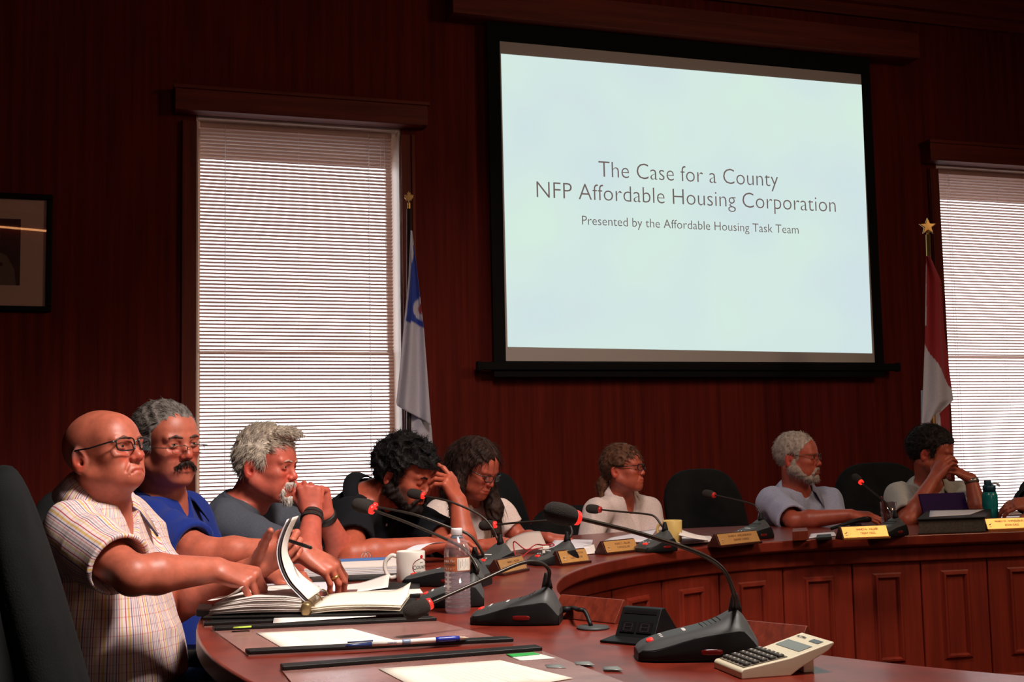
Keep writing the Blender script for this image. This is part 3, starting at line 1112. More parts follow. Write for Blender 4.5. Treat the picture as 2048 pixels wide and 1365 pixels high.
def build_blind(s0, s1, i):
    M_SLAT = mat('blind_slat', (.62, .39, .32), rough=.5)
    M_CORD = mat('blind_cord', (.85, .80, .80), rough=.8)
    nt = M_CORD.node_tree
    if not any(n.type == 'BSDF_TRANSLUCENT' for n in nt.nodes):      # thin woven cord lets daylight through
        tl, mx = nt.nodes.new('ShaderNodeBsdfTranslucent'), nt.nodes.new('ShaderNodeMixShader')
        tl.inputs[0].default_value = (.9, .85, .85, 1)
        mx.inputs[0].default_value = .6
        out = [n for n in nt.nodes if n.type == 'OUTPUT_MATERIAL'][0]
        nt.links.new(nt.nodes['Principled BSDF'].outputs[0], mx.inputs[1]); nt.links.new(tl.outputs[0], mx.inputs[2]); nt.links.new(mx.outputs[0], out.inputs[0])
    lab = ('white venetian blind in the window left of the projection screen', 'white venetian blind in the window behind the red and white flag')[i]
    r = at_wall(empty('venetian_blind', (0, 0, 0), 0, lab, 'blind', None))
    y0 = .10
    ztop, zbot = 3.118, .60
    m, wd = (s0 + s1) / 2, s1 - s0
    MB().box((m, y0, ztop - .012), (wd, .028, .040)).build('headrail', M_SLAT, r, bevel=.003)
    MB().box((m, y0, zbot), (wd, .026, .016)).build('bottom_rail', M_SLAT, r, bevel=.003)
    pitch, wid, tilt = .0215, .025, math.radians(21)
    sec = []
    for k in range(5):
        t = (k / 4 - .5)
        yy, zz = t * wid, .0022 * (1 - (2 * t) ** 2)
        sec.append((yy * math.cos(tilt) + zz * math.sin(tilt), -yy * math.sin(tilt) + zz * math.cos(tilt)))
    v = [(x, y, z) for x in (s0, s1) for y, z in sec]
    f = [(k, k + 1, 5 + k + 1, 5 + k) for k in range(4)]
    n = int((ztop - .035 - zbot - .012) / pitch)
    rng = random.Random(5 + i)
    first = None
    for k in range(n):
        if first is None:
            first = mesh('slat', v, f, M_SLAT, r, smooth=True)
            o = first
        else:
            o = bpy.data.objects.new('slat', first.data); col.objects.link(o); o.parent = r
        o.location = (0, y0, ztop - .045 - pitch * k)
        o.rotation_euler = (rng.uniform(-.02, .02), 0, 0)
    for s in (s0 + .145, m, s1 - .145):
        B = MB()
        for dy in (-.0135, .0135): B.box((s, y0 + dy, (ztop + zbot) / 2), (.0036 if s != m else .0012, .0012, ztop - zbot - .03))
        B.build('ladder_cord', M_CORD, r)
    for s in (s1 - .075, s1 - .050):
        MB().tube([(s, y0 - .024, ztop - .03), (s + .003, y0 - .024, 2.3), (s + .002, y0 - .024, 1.78)], .0014, 5).build('pull_cord', M_CORD, r)

def build_screen():
    r = at_wall(empty('projection_screen', (0, 0, 0), 0, 'large wall-mounted projection screen showing a title slide', 'screen'))
    y = -.10
    cs = MB()
    cs.box((3.655, -.09, 3.925), (3.41, .18, .185))
    cs.build('valance', M_TRIM, r, bevel=.004)
    # black border cloth, white cloth in the middle
    MB().box((3.597, y + .004, 2.71), (2.80, .003, 2.24)).build('black_border', M_BLACK, r)
    MB().box((3.597, y, 2.696), (2.646, .003, 2.018)).build('white_fabric', mat('screen_fabric', (.62, .56, .54), rough=.9), r)
    b = MB().box((3.60, y, 1.655), (3.00, .035, .050))
    for s in (2.10, 5.10): b.box((s, y, 1.655), (.03, .045, .060))
    b.build('bottom_bar', M_BLACK, r, bevel=.008)
    # the projected slide: light thrown on the cloth, slightly uneven
    m = emission('projected_slide', srgb(214, 234, 226), 1.0)
    nt = m.node_tree
    tc = nt.nodes.new('ShaderNodeTexCoord'); nz = nt.nodes.new('ShaderNodeTexNoise'); rp = nt.nodes.new('ShaderNodeValToRGB')
    nz.inputs['Scale'].default_value = 1.1
    rp.color_ramp.elements[0].position = .3; rp.color_ramp.elements[1].position = .7
    rp.color_ramp.elements[0].color = (*srgb(207, 224, 230), 1); rp.color_ramp.elements[1].color = (*srgb(213, 236, 224), 1)
    nt.links.new(tc.outputs['Object'], nz.inputs['Vector']); nt.links.new(nz.outputs['Fac'], rp.inputs[0])
    nt.links.new(rp.outputs[0], [n for n in nt.nodes if n.type == 'EMISSION'][0].inputs[0])
    yy = y - .003
    mesh('slide', [(2.281, yy, 3.624), (2.286, yy, 1.774), (4.902, yy, 1.750), (4.920, yy, 3.630)], [(0, 1, 2, 3)], m, r)
    tm = emission('slide_text', srgb(110, 96, 92), 1.0)
    Rx = Matrix.Rotation(math.pi / 2, 4, 'X')
    def line(body, cx, cz, w, size, off):
        o = tag(text(body, size, tm, r, Matrix.Translation((cx, yy - .002, cz)) @ Rx, 1, off), kind='stuff')
        xs = [v.co.x for v in o.data.vertices]
        o.data.transform(Matrix.Diagonal((w / (max(xs) - min(xs)), 1, 1, 1)))
    K = .986
    def sz(px, py):
        d = ray(px, py); n = np.array([WT, -1, 0]) / WH
        k = (-7.46 / WH + .105) / (n @ d); p = d * k
        return p @ WE, p[2] + CAM[2]
    a, b = sz(1197, 338), sz(1556, 362); line('The Case for a County', (a[0] + b[0]) / 2, (a[1] + b[1]) / 2, b[0] - a[0], .152, -.0019)
    a, b = sz(1073, 380), sz(1671, 412); line('NFP Affordable Housing Corporation', (a[0] + b[0]) / 2, (a[1] + b[1]) / 2, b[0] - a[0], .152, -.0019)
    a, b = sz(1164, 442), sz(1597, 460); line('Presented by the Affordable Housing Task Team', (a[0] + b[0]) / 2, (a[1] + b[1]) / 2, b[0] - a[0], .084, -.0006)

def build_picture():
    r = at_wall(empty('framed_portrait', (0, 0, 0), 0, 'black-framed portrait photograph with wide mat at the left edge', 'picture'))
    s0, s1, z0, z1 = -1.12, -.341, 1.955, 2.612
    fw = .030
    f = MB()
    y = -.016
    f.box(((s0 + s1) / 2, y, z1 - fw / 2), (s1 - s0, .032, fw)); f.box(((s0 + s1) / 2, y, z0 + fw / 2), (s1 - s0, .032, fw))
    for s in (s0 + fw / 2, s1 - fw / 2): f.box((s, y, (z0 + z1) / 2), (fw, .032, z1 - z0 - 2 * fw))
    f.build('frame', mat('black_lacquer', (.003, .0025, .0025), rough=.5, spec=.15), r, bevel=.004)
    MB().box(((s0 + s1) / 2, -.008, (z0 + z1) / 2), (s1 - s0 - .04, .010, z1 - z0 - .04)).build('mat_board', mat('mat_board', (.80, .50, .42), rough=.95), r)
    p0, p1, q0, q1 = -.95, -.505, 2.10, 2.47
    ph = MB().box(((p0 + p1) / 2, -.0135, (q0 + q1) / 2), (p1 - p0, .001, q1 - q0)).build('photograph', mat('photo_dark', (.075, .020, .014), rough=.5), r)
    def disc(c, rx, rz, n=24): return [(c[0] + rx * math.cos(2 * math.pi * k / n), -.0142, c[1] + rz * math.sin(2 * math.pi * k / n)) for k in range(n)]
    cx = -.66
    mesh('pale_jacket', [(cx - .14, -.0142, q0), (cx + .135, -.0142, q0), (cx + .125, -.0142, 2.19), (cx + .085, -.0142, 2.265), (cx + .03, -.0142, 2.29), (cx - .05, -.0142, 2.29), (cx - .11, -.0142, 2.25)], [tuple(range(7))], mat('photo_pale', (.22, .13, .10), rough=.5), ph)
    mesh('face', [(x, y - .0004, z) for x, y, z in disc((cx - .01, 2.345), .045, .060)], [tuple(range(24))], mat('photo_skin', (.17, .065, .045), rough=.5), ph)
    mesh('white_hair', [(x, y - .0002, z) for x, y, z in disc((cx - .01, 2.368), .062, .062)], [tuple(range(24))], mat('photo_pale', (.42, .31, .26)), ph)
    mesh('brooch', [(x, y - .0006, z) for x, y, z in disc((cx + .055, 2.215), .012, .012, 10)], [tuple(range(10))], mat('photo_dark', (.10, .035, .025)), ph)
    MB().box(((s0 + s1) / 2, -.017, (z0 + z1) / 2), (s1 - s0 - .05, .002, z1 - z0 - .05)).build('glass', clear('picture_glass', (.97, .97, .97), .05, .01), r)

def build_flag(kind):
    gold = mat('gold_metal', (.62, .36, .12), rough=.35, metal=.9)
    if kind == 'maple':
        Y = 6.92
        lab, nm = 'white and blue flag with red-centred roundel draped on a dark pole beside the left window', 'flag'
        Lft = [(462, 821), (560, 817), (640, 809), (740, 800), (805, 793), (812, 795)]
        Rgt = [(462, 824), (520, 832), (600, 841), (660, 848), (760, 855), (850, 861)]
        pole = [(818, 418), (816, 600), (814, 840), (813, 960)]
    else:
        Y = 7.05
        lab, nm = 'red and white flag draped on a gold-tipped pole beside the right window', 'flag'
        Lft = [(512, 1852), (600, 1850), (690, 1848), (780, 1844), (850, 1841), (852, 1842)]
        Rgt = [(512, 1860), (560, 1884), (660, 1893), (760, 1908), (800, 1914), (845, 1868)]
        pole = [(1856, 470), (1858, 700), (1862, 960)]
    foot = P(pole[-1][0], 950, Y)
    root = empty(nm, (foot[0], foot[1], 0), 0, lab, 'flag')
    b = np.array([foot[0], foot[1], 0])
    top = P(pole[0][0], pole[0][1], Y) - b
    foot0 = np.array([0, 0, .02])
    MB().tube([foot0, top * .5 + foot0 * .5, top], .014, 10).build('pole', mat('dark_pole', (.02, .010, .008), rough=.4) if kind == 'maple' else gold, root, smooth=True)
    MB().lathe([(0, 0), (.15, 0), (.16, .02), (.06, .05), (.025, .09), (.02, .16)], 20, (0, 0, 0)).build('base', gold, root, smooth=True)
    # finial
    if kind == 'maple':
        pts = [(0, 1), (.14, .74), (.30, .82), (.24, .48), (.48, .66), (.52, .54), (.74, .56), (.66, .36), (.76, .30), (.44, .06), (.48, -.04), (.06, 0), (.06, -.3)]
    else:
        pts = [((1 if k % 2 == 0 else .42) * math.sin(math.pi * k / 5), (1 if k % 2 == 0 else .42) * math.cos(math.pi * k / 5)) for k in range(6)]
    sc = .058 if kind == 'maple' else .055
    poly = [(x * sc * (.62 if kind == 'maple' else 1), 0, z * sc) for x, z in pts] 
    poly += [(-x, y, z) for x, y, z in poly[::-1] if abs(x) > 1e-6]
    c0 = top + np.array([0, 0, .05])
    fin = MB().prism([(x + c0[0], c0[1] - .008, z + c0[2]) for x, y, z in poly], (0, .016, 0))
    fin.build('finial', gold, root, bevel=.004)
    MB().tube([top - [0, 0, .06], top + [0, 0, .035]], .008, 8).build('ferrule', gold, root)
    # cloth
    def sheet(name, Lf, Rg, depth, colf, waves_, y0=0.0, n=36, m=90):
        Lf, Rg = np.array(Lf, float), np.array(Rg, float)
        V, C = [], []
        for i in range(m):
            t = i / (m - 1)
            yl = Lf[0, 0] + t * (Lf[-1, 0] - Lf[0, 0]); yr = Rg[0, 0] + t * (Rg[-1, 0] - Rg[0, 0])
            xl, xr = np.interp(yl, Lf[:, 0], Lf[:, 1]), np.interp(yr, Rg[:, 0], Rg[:, 1])
            for j in range(n):
                u = j / (n - 1)
                px, py = xl + (xr - xl) * u, yl + (yr - yl) * u
                dY = depth * math.sin(u * waves_ * 2 * math.pi + t * 1.5) * (.35 + .65 * t) + y0 + .10 * (u - .5) * t
                p = P(px, py, Y - .03) + np.array([0, dY, 0])
                V.append(p - b); C.append(colf(px, py, u, t))
        F = [(i * n + j, i * n + j + 1, (i + 1) * n + j + 1, (i + 1) * n + j) for i in range(m - 1) for j in range(n - 1)]
        o = netmesh(name, np.array(V), np.array(F), mat('flag_cloth', rough=.75, attr='Col', var=.05, scale=90, sheen=.2), root, np.array(C))
        o.modifiers.new('s', 'SOLIDIFY').thickness = .003
        return o
    wh, bl, rd = (.62, .60, .72), (.012, .05, .42), (.36, .012, .022)
    if kind == 'maple':
        def cf(px, py, u, t):
            d = math.hypot((px - 843), (py - 618) * .75)
            if px < 830 - (py - 475) * .108 and py < 640: return wh
            if py < 640 + (px - 809) * .42:
                return rd if d < 7 else wh if d < 17 else bl
            return wh
        sheet('flag_cloth', Lft, Rgt, .030, cf, 1.6)
        sheet('flag_fold', [(800, 817), (930, 814)], [(800, 856), (930, 866)], .02, lambda px, py, u, t: wh, 1.1, y0=.06, m=24)
    else:
        def cf(px, py, u, t):
            if px < 1851.5 + (py - 512) * .004 and py < 650: return wh
            return wh if py > 690 + (px - 1848) * 1.55 - max(0, px - 1880) * .25 else rd
        sheet('flag_cloth', Lft, Rgt, .030, cf, 1.2)
        sheet('flag_fold', [(780, 1850), (960, 1846)], [(780, 1906), (960, 1918)], .02, lambda px, py, u, t: rd if 1888 < px - (py - 840) * .12 < 1912 else wh, 1.0, y0=.07, m=24)

def build_strip_lamp():
    r = empty('strip_lamp', (-.5, -3.86, 4.36), 0, 'long warm strip lamp high on the wall behind the camera', 'lamp')
    MB().tube([(-3, 0, 0), (3, 0, 0)], .014, 10).build('tube', emission('warm_tube', (1, .42, .16), 6.5), r)
    MB().box((0, -.02, .03), (6.1, .03, .05)).build('housing', M_TRIM, r)

build_room()
build_strip_lamp()
build_screen()
build_picture()
build_flag('maple')
build_flag('star')
# ------------------------------------------------------------------ the curved council table and the chairs
TC = np.array([1.7924, 3.3988])
RIN, ROUT = 1.68, 2.60
A1 = math.radians(102.2)                      # the arc runs straight on from here
STR = np.array([math.sin(A1), -math.cos(A1)])

def station(t, r):
    """t: arc length past A1 (negative along the straight); r from the centre"""
    if t >= 0:
        a = A1 + t / RIN
        return TC + r * np.array([math.cos(a), math.sin(a)])
    return TC + r * np.array([math.cos(A1), math.sin(A1)]) + STR * (-t)

M_TABLE = wood('table_mahogany', (.11, .012, .006), (.21, .025, .012), rough=.32, stretch=(3, 3, 3), scale=3.5, coat=.15, spec=.45)
M_PANEL = wood('panel_mahogany', (.16, .0135, .0055), (.28, .027, .011), rough=.5, stretch=(10, 10, .7), scale=2.4, spec=.35)

def build_table():
    root = empty('council_table', (TC[0], TC[1], 0), 0, 'curved mahogany council table with panelled inner front', 'table')
    b = np.array([TC[0], TC[1], 0])
    ts = np.concatenate([np.linspace(-3.4, 0, 6)[:-1], np.linspace(0, math.radians(170) * RIN, 90)])
    def sweep(name, prof, mt, closed=True, smooth=True):
        V, F = [], []
        m = len(prof)
        for t in ts:
            for r, z in prof:
                q = station(t, r); V.append((q[0] - b[0], q[1] - b[1], z))
        for i in range(len(ts) - 1):
            for j in range(m if closed else m - 1):
                F.append((i * m + j, (i + 1) * m + j, (i + 1) * m + (j + 1) % m, i * m + (j + 1) % m))
        F.append(tuple(range(m))[::-1]); F.append(tuple((len(ts) - 1) * m + j for j in range(m)))
        o = mesh(name, V, F, mt, root)
        md = o.modifiers.new('bevel', 'BEVEL'); md.width = .006; md.segments = 3; md.limit_method = 'ANGLE'; md.angle_limit = math.radians(50)
        o.data.polygons.foreach_set('use_smooth', [True] * len(o.data.polygons))
        md2 = o.modifiers.new('wn', 'WEIGHTED_NORMAL')
        return o
    sweep('worktop', [(RIN, TABZ - .042), (RIN, TABZ), (ROUT, TABZ), (ROUT, TABZ - .042), (ROUT - .05, TABZ - .052), (RIN + .03, TABZ - .052)], M_TABLE)
    sweep('fascia', [(RIN + .055, .635), (RIN + .055, TABZ - .052), (RIN + .085, TABZ - .052), (RIN + .085, .635)], M_PANEL)
    sweep('skirting', [(RIN + .060, 0), (RIN + .060, .135), (RIN + .070, .145), (RIN + .10, .145), (RIN + .10, 0)], M_PANEL)
    # the inner front: flat panels side by side, each with a raised moulding
    w = math.radians(10.8) * RIN
    k0 = -9
    for k in range(k0, 15):
        t0, t1 = .012 + k * w, .012 + (k + 1) * w
        if t1 < -3.3: continue
        t0 = max(t0, -3.38)
        a, c = station(t0 + .003, RIN + .075), station(t1 - .003, RIN + .075)
        a2, c2 = station(t0 + .003, RIN + .10), station(t1 - .003, RIN + .10)
        poly = [(*(q - TC), .14) for q in (a, c, c2, a2)]
        pn = MB().prism(poly, (0, 0, .50)).build('panel', M_PANEL, root, bevel=.004)
        e = np.array([*(c - a), 0]); L = np.linalg.norm(e); e /= L
        n = np.array([-e[1], e[0], 0])
        mid = np.array([*((a + c) / 2 - TC), 0])
        if n @ (-mid) < 0: n = -n
        if L > .25:
            mo = MB()
            x0, z0, z1 = L / 2 - .088, .215, .590
            pr = [(0, 0), (.006, .004), (.010, .012), (.018, .013), (.024, .006), (.026, 0)]
            def bar(p, q, inw):
                d = nrm(q - p)
                for (i0, h0), (i1, h1) in zip(pr[:-1], pr[1:]):
                    mo.add([p + inw * i0 + d * i0 + n * h0, q + inw * i0 - d * i0 + n * h0, q + inw * i1 - d * i1 + n * h1, p + inw * i1 + d * i1 + n * h1], [(0, 1, 2, 3)])
            cs = [mid + e * sx * x0 + np.array([0, 0, z]) + n * .0005 for sx, z in ((-1, z0), (1, z0), (1, z1), (-1, z1))]
            ct = (cs[0] + cs[2]) / 2
            for i in range(4):
                p, q = cs[i], cs[(i + 1) % 4]
                inw = nrm(ct - (p + q) / 2)
                bar(p, q, inw)
            mo.build('moulding', M_PANEL, pn)
    for a in (118, 142, 166, 190, 214, 238, 262):
        d = np.array([math.cos(math.radians(a)), math.sin(math.radians(a))])
        MB().box((*(d * (RIN + .42)), .35), (.55, .04, .70), math.radians(a)).build('support', M_PANEL, root)
    for t in (-.9, -1.9, -3.0):
        q = station(t, RIN + .42) - TC
        MB().box((*q, .35), (.55, .04, .70), A1).build('support', M_PANEL, root)
    return root

M_CHAIR = mat('charcoal_upholstery', (.0075, .0078, .0085), rough=.9, var=.35, scale=12, bump=.25, bscale=350, spec=.15)
M_CHAIRPL = mat('chair_plastic', (.004, .004, .0045), rough=.5, spec=.25)

def build_chair(loc, yaw, label, top=1.04, w=.52, first=[None]):
    """yaw: the way the sitter faces"""
    root = empty('office_chair', (loc[0], loc[1], 0), yaw, label, 'chair', 'upholstered chairs around the council table')
    if first[0] is None:
        first[0] = root
        v, f = superell(w, .12, .60, .62, .7, 28, 20)
        # taller rounded back, curved about the sitter
        x, y, z = v[:, 0], v[:, 1], v[:, 2]
        k = np.clip((z + .30) / .60, 0, 1)
        v[:, 0] = x * (.86 + .16 * np.sin(k * 2.6))
        v[:, 1] = y * (1 - .35 * k) - .45 * (x ** 2) - .0
        V = np.c_[-v[:, 1] * 1 - .28 - .14 * (k - .2), v[:, 0], z + .74]
        V[:, 0] = -.225 - .17 * (k - .2) - (-v[:, 1])
        mesh('backrest', V, f, M_CHAIR, root, smooth=True)
        v, f = superell(.50, .50, .11, .35, .5, 28, 12)
        v[:, 2] -= .12 * np.clip(v[:, 0] - .15, 0, 1) ** 1.5 * 3
        mesh('seat', v + [.02, 0, .435], f, M_CHAIR, root, smooth=True)
        for s in (1, -1):
            MB().tube(spline([(-.20, s * .24, .42), (-.10, s * .275, .44), (-.06, s * .28, .55), (.06, s * .28, .585), (.20, s * .275, .575)], 18), .016, 8).build('arm_support', M_CHAIRPL, root, smooth=True)
            v, f = superell(.27, .065, .035, .4, .6, 16, 8)
            mesh('armrest', v + [.08, s * .28, .602], f, M_CHAIRPL, root, smooth=True)
        MB().tube([(-.22, 0, .40), (-.30, 0, .46), (-.31, 0, .62)], .025, 8).build('back_bracket', M_CHAIRPL, root, smooth=True)
        MB().lathe([(.0, .09), (.035, .09), (.035, .24), (.022, .24), (.022, .38), (.0, .38)], 16).build('gas_column', M_CHAIRPL, root, smooth=True)
        for k in range(5):
            a = 2 * math.pi * k / 5 + .3
            d = np.array([math.cos(a), math.sin(a), 0])
            MB().tube([d * .02 + [0, 0, .105], d * .17 + [0, 0, .095], d * .29 + [0, 0, .070]], [.026, .020, .014], 8).build('base_arm', M_CHAIRPL, root, smooth=True)
            cst = MB().lathe([(0, -.012), (.026, -.012), (.026, .012), (0, .012)], 14, d * .29 + [0, 0, .027], np.cross(d, [0, 0, 1]))
            cst.build('caster', M_CHAIRPL, root, smooth=True)
    else:
        for c in list(first[0].children):
            o = c.copy(); col.objects.link(o); o.parent = root
    k = (top - .44) / .60
    for c in root.children:
        if c.name.startswith('backrest'):
            c.scale = (1, 1, k); c.location = (0, 0, .44 * (1 - k))
    return root

def ring(deg, r):
    a = math.radians(deg)
    return TC + r * np.array([math.cos(a), math.sin(a)])

def build_chairs():
    def toward(p): return math.atan2(TC[1] - p[1], TC[0] - p[0])
    def ch(p, label, top=1.04, dy=0.0): build_chair(p, toward(p) + dy, label, top)
    ch(np.array([-.515, 2.14]), 'empty charcoal chair pushed in nearest the camera, beside the striped shirt', 1.13, -.10)
    ch(np.array([-1.00, 3.05]), 'charcoal chair behind the bald person in the striped shirt', 1.07)
    ch(np.array([-1.00, 3.66]), 'charcoal chair behind the person in the royal blue polo shirt', 1.05)
    ch(np.array([-1.12, 4.24]), 'charcoal chair of the white-haired person in grey', 1.0)
    ch(np.array([-.72, 4.92]), 'charcoal chair of the person in the black shirt', .96)
    ch(np.array([-.26, 5.50]), 'charcoal chair of the person with long dark hair', .94)
    q = P(1118, 1000, 5.98); ch(np.array([q[0], q[1]]), 'empty charcoal chair between the long-haired person and the ponytailed person', 1.03, .55)
    ch(np.array([.46, 6.16]), 'charcoal chair hidden behind the person in the open-necked white shirt', .84)
    q = P(1490, 1000, 6.22); ch(np.array([q[0], q[1]]), 'charcoal chair standing out to the left behind the grey-bearded person', 1.02, .3)
    q = P(1800, 1000, 6.45); ch(np.array([q[0], q[1]]), 'charcoal chair behind the person in the pale polo shirt', 1.03, .1)
    ch(np.array([3.05, 6.55]), 'charcoal chair of the person in black at the right end', 1.0)

build_table()
build_chairs()
# ------------------------------------------------------------------ things on the table
M_MICD = mat('mic_black', (.005, .005, .0055), rough=.55, bump=.05, bscale=900, spec=.25)
M_MICG = mat('mic_grey', (.050, .050, .050), rough=.5, bump=.05, bscale=900, spec=.3)
M_FOAM = mat('foam_windscreen', (.022, .016, .013), rough=1, var=.5, scale=900, bump=.8, bscale=900)
M_NECK = mat('gooseneck', (.035, .028, .022), rough=.35, metal=.5)
M_RING = mat('red_light_ring', (.5, .01, .01), rough=.3, emit=(1, .03, .02), estr=1.1)
M_RINGDIM = mat('red_ring_dim', (.25, .01, .01), rough=.3, emit=(1, .03, .02), estr=.12)
M_REDBTN = mat('red_button', (.55, .015, .012), rough=.4, emit=(1, .04, .02), estr=.35)
M_PALE = mat('pale_print', (.55, .52, .50), rough=.6)
M_PAPER = mat('paper', (.74, .66, .62), rough=.9, var=.03, scale=6)
M_PAPER2 = mat('paper_cool', (.66, .62, .68), rough=.9, var=.03, scale=6)
M_LEATHER = mat('black_leather', (.007, .006, .0055), rough=.5, var=.3, scale=60, bump=.06, bscale=300, spec=.3)
M_INK = mat('black_ink', (.02, .018, .02), rough=.8)

def mic(p_front, p_back, neck, label, lit=True, sc=1.0):
    """p_front/p_back: table points under the button end and the neck end; neck: points of the gooseneck, head last"""
    pf, pb = np.asarray(p_front, float), np.asarray(p_back, float)
    c = (pf + pb) / 2
    d = pb - pf
    yaw = math.atan2(d[1], d[0])
    L = np.linalg.norm(d[:2])
    r = empty('microphone_unit', (c[0], c[1], TABZ), yaw, label, 'microphone', 'delegate microphones on the council table')
    k = L / .215
    xs = np.array([-.107, -.100, -.080, -.045, -.010, .025, .052, .070, .080, .092, .102, .108])
    zs = np.array([.018, .027, .034, .043, .050, .058, .070, .081, .083, .066, .045, .034]) * sc
    ws = np.array([.060, .084, .102, .112, .116, .116, .114, .110, .108, .104, .098, .088]) * sc
    tw = np.array([.50, .56, .60, .58, .52, .44, .36, .30, .28, .40, .55, .62])
    Vb, Vc = [], []
    nb, nc = [], []
    for x, z, w, t in zip(xs, zs, ws, tw):
        arch = z * (.52 + .30 * math.exp(-((x - .0) / .07) ** 2)) if x > -.09 else z * .75
        Vb += [(x * k, -w * .46, 0), (x * k, -w / 2, .006), (x * k, -w / 2, arch * .55), (x * k, -w * .485, arch), (x * k, w * .485, arch), (x * k, w / 2, arch * .55), (x * k, w / 2, .006), (x * k, w * .46, 0)]
        row = []
        for u in np.linspace(-1, 1, 13):
            a = abs(u)
            yy = np.sign(u) * (a * w * .485)
            core = t
            zz = arch + (z - arch) * (1 if a < core else (.5 + .5 * math.cos(math.pi * (a - core) / (1 - core))))
            row.append((x * k, yy, zz))
        Vc.append(row)
    n = len(xs)
    F = [(i * 8 + j, (i + 1) * 8 + j, (i + 1) * 8 + (j + 1) % 8, i * 8 + (j + 1) % 8) for i in range(n - 1) for j in range(8)]
    F += [tuple(range(8))[::-1], tuple((n - 1) * 8 + j for j in range(8))]
    mesh('base', Vb, F, M_MICD, r, smooth=False, bevel=.002)
    Vc = np.array(Vc)
    cb = MB().grid(Vc[:, ::-1])
    for i, row in ((0, Vc[0]), (n - 1, Vc[-1])):
        lowrow = row.copy(); lowrow[:, 2] = Vb[i * 8 + 3][2] - .001
        cb.grid(np.array([row, lowrow]))
    co = cb.build('top_cover', M_MICG, r, smooth=True)
    ss = co.modifiers.new('s', 'SUBSURF'); ss.levels = 1; ss.render_levels = 2
    def on(x, y, sx, sy, name, m, h=.003):
        z = np.interp(x, xs, zs)
        sl = math.atan((np.interp(x + .01, xs, zs) - np.interp(x - .01, xs, zs)) / (.02 * k))
        Rm = np.array(Matrix.Rotation(-sl, 3, 'Y'))
        v, f = superell(sx, sy, h * 2, .3, .5, 16, 6)
        mesh(name, v @ Rm.T + [x * k, y, z], f, m, r, smooth=True)
    on(-.083, -.012, .013, .026, 'talk_button', M_REDBTN)
    for yy in (-.016, 0, .016): on(-.062, yy, .006, .005, 'button_mark', M_PALE, .0012)
    on(-.020, 0, .007, .030, 'name_strip', M_PALE, .0010)
    for q in range(9): on(.012 + q * .004, 0, .0014, .050, 'speaker_slot', M_MICD, .0012) if L > .19 and q % 2 == 0 else None
    v, f = superell(.040, .004, .010, .5, 1, 14, 6)
    mesh('side_light', v + [.02 * k, -ws[5] / 2, .018], f, mat('dark_red_lens', (.10, .006, .006), rough=.15, emit=(1, .03, .02), estr=.02), r, smooth=True)
    # gooseneck, light ring and windscreen
    ca, sa = math.cos(-yaw), math.sin(-yaw)
    def loc(p):
        q = np.asarray(p, float) - np.array([c[0], c[1], TABZ])
        return np.array([q[0] * ca - q[1] * sa, q[0] * sa + q[1] * ca, q[2]])
    pts = [np.array([.076 * k, 0, .080 * sc])] + [loc(p) for p in neck]
    cv = spline(pts, 46)
    hd = nrm(cv[-1] - cv[-3])
    MB().tube(cv, np.linspace(.0046, .0036, 46), 8).build('gooseneck', M_NECK, r, smooth=True)
    MB().lathe([(0, 0), (.013, 0), (.011, .012), (.0065, .030), (.0055, .034), (0, .034)], 16, pts[0] - [0, 0, .004]).build('neck_collar', M_MICD, r, smooth=True)
    e = cv[-1]
    MB().lathe([(.005, -.006), (.0115, -.005), (.0125, .000), (.0125, .006), (.005, .008)], 18, e, hd).build('light_ring', M_RING if lit else M_RINGDIM, r, smooth=True)
    MB().lathe([(0, .004), (.0135, .004), (.0165, .012), (.0182, .024), (.0182, .038), (.0165, .049), (.012, .056), (.006, .0595), (0, .0605)], 22, e, hd).build('windscreen', M_FOAM, r, smooth=True)
    return r, loc

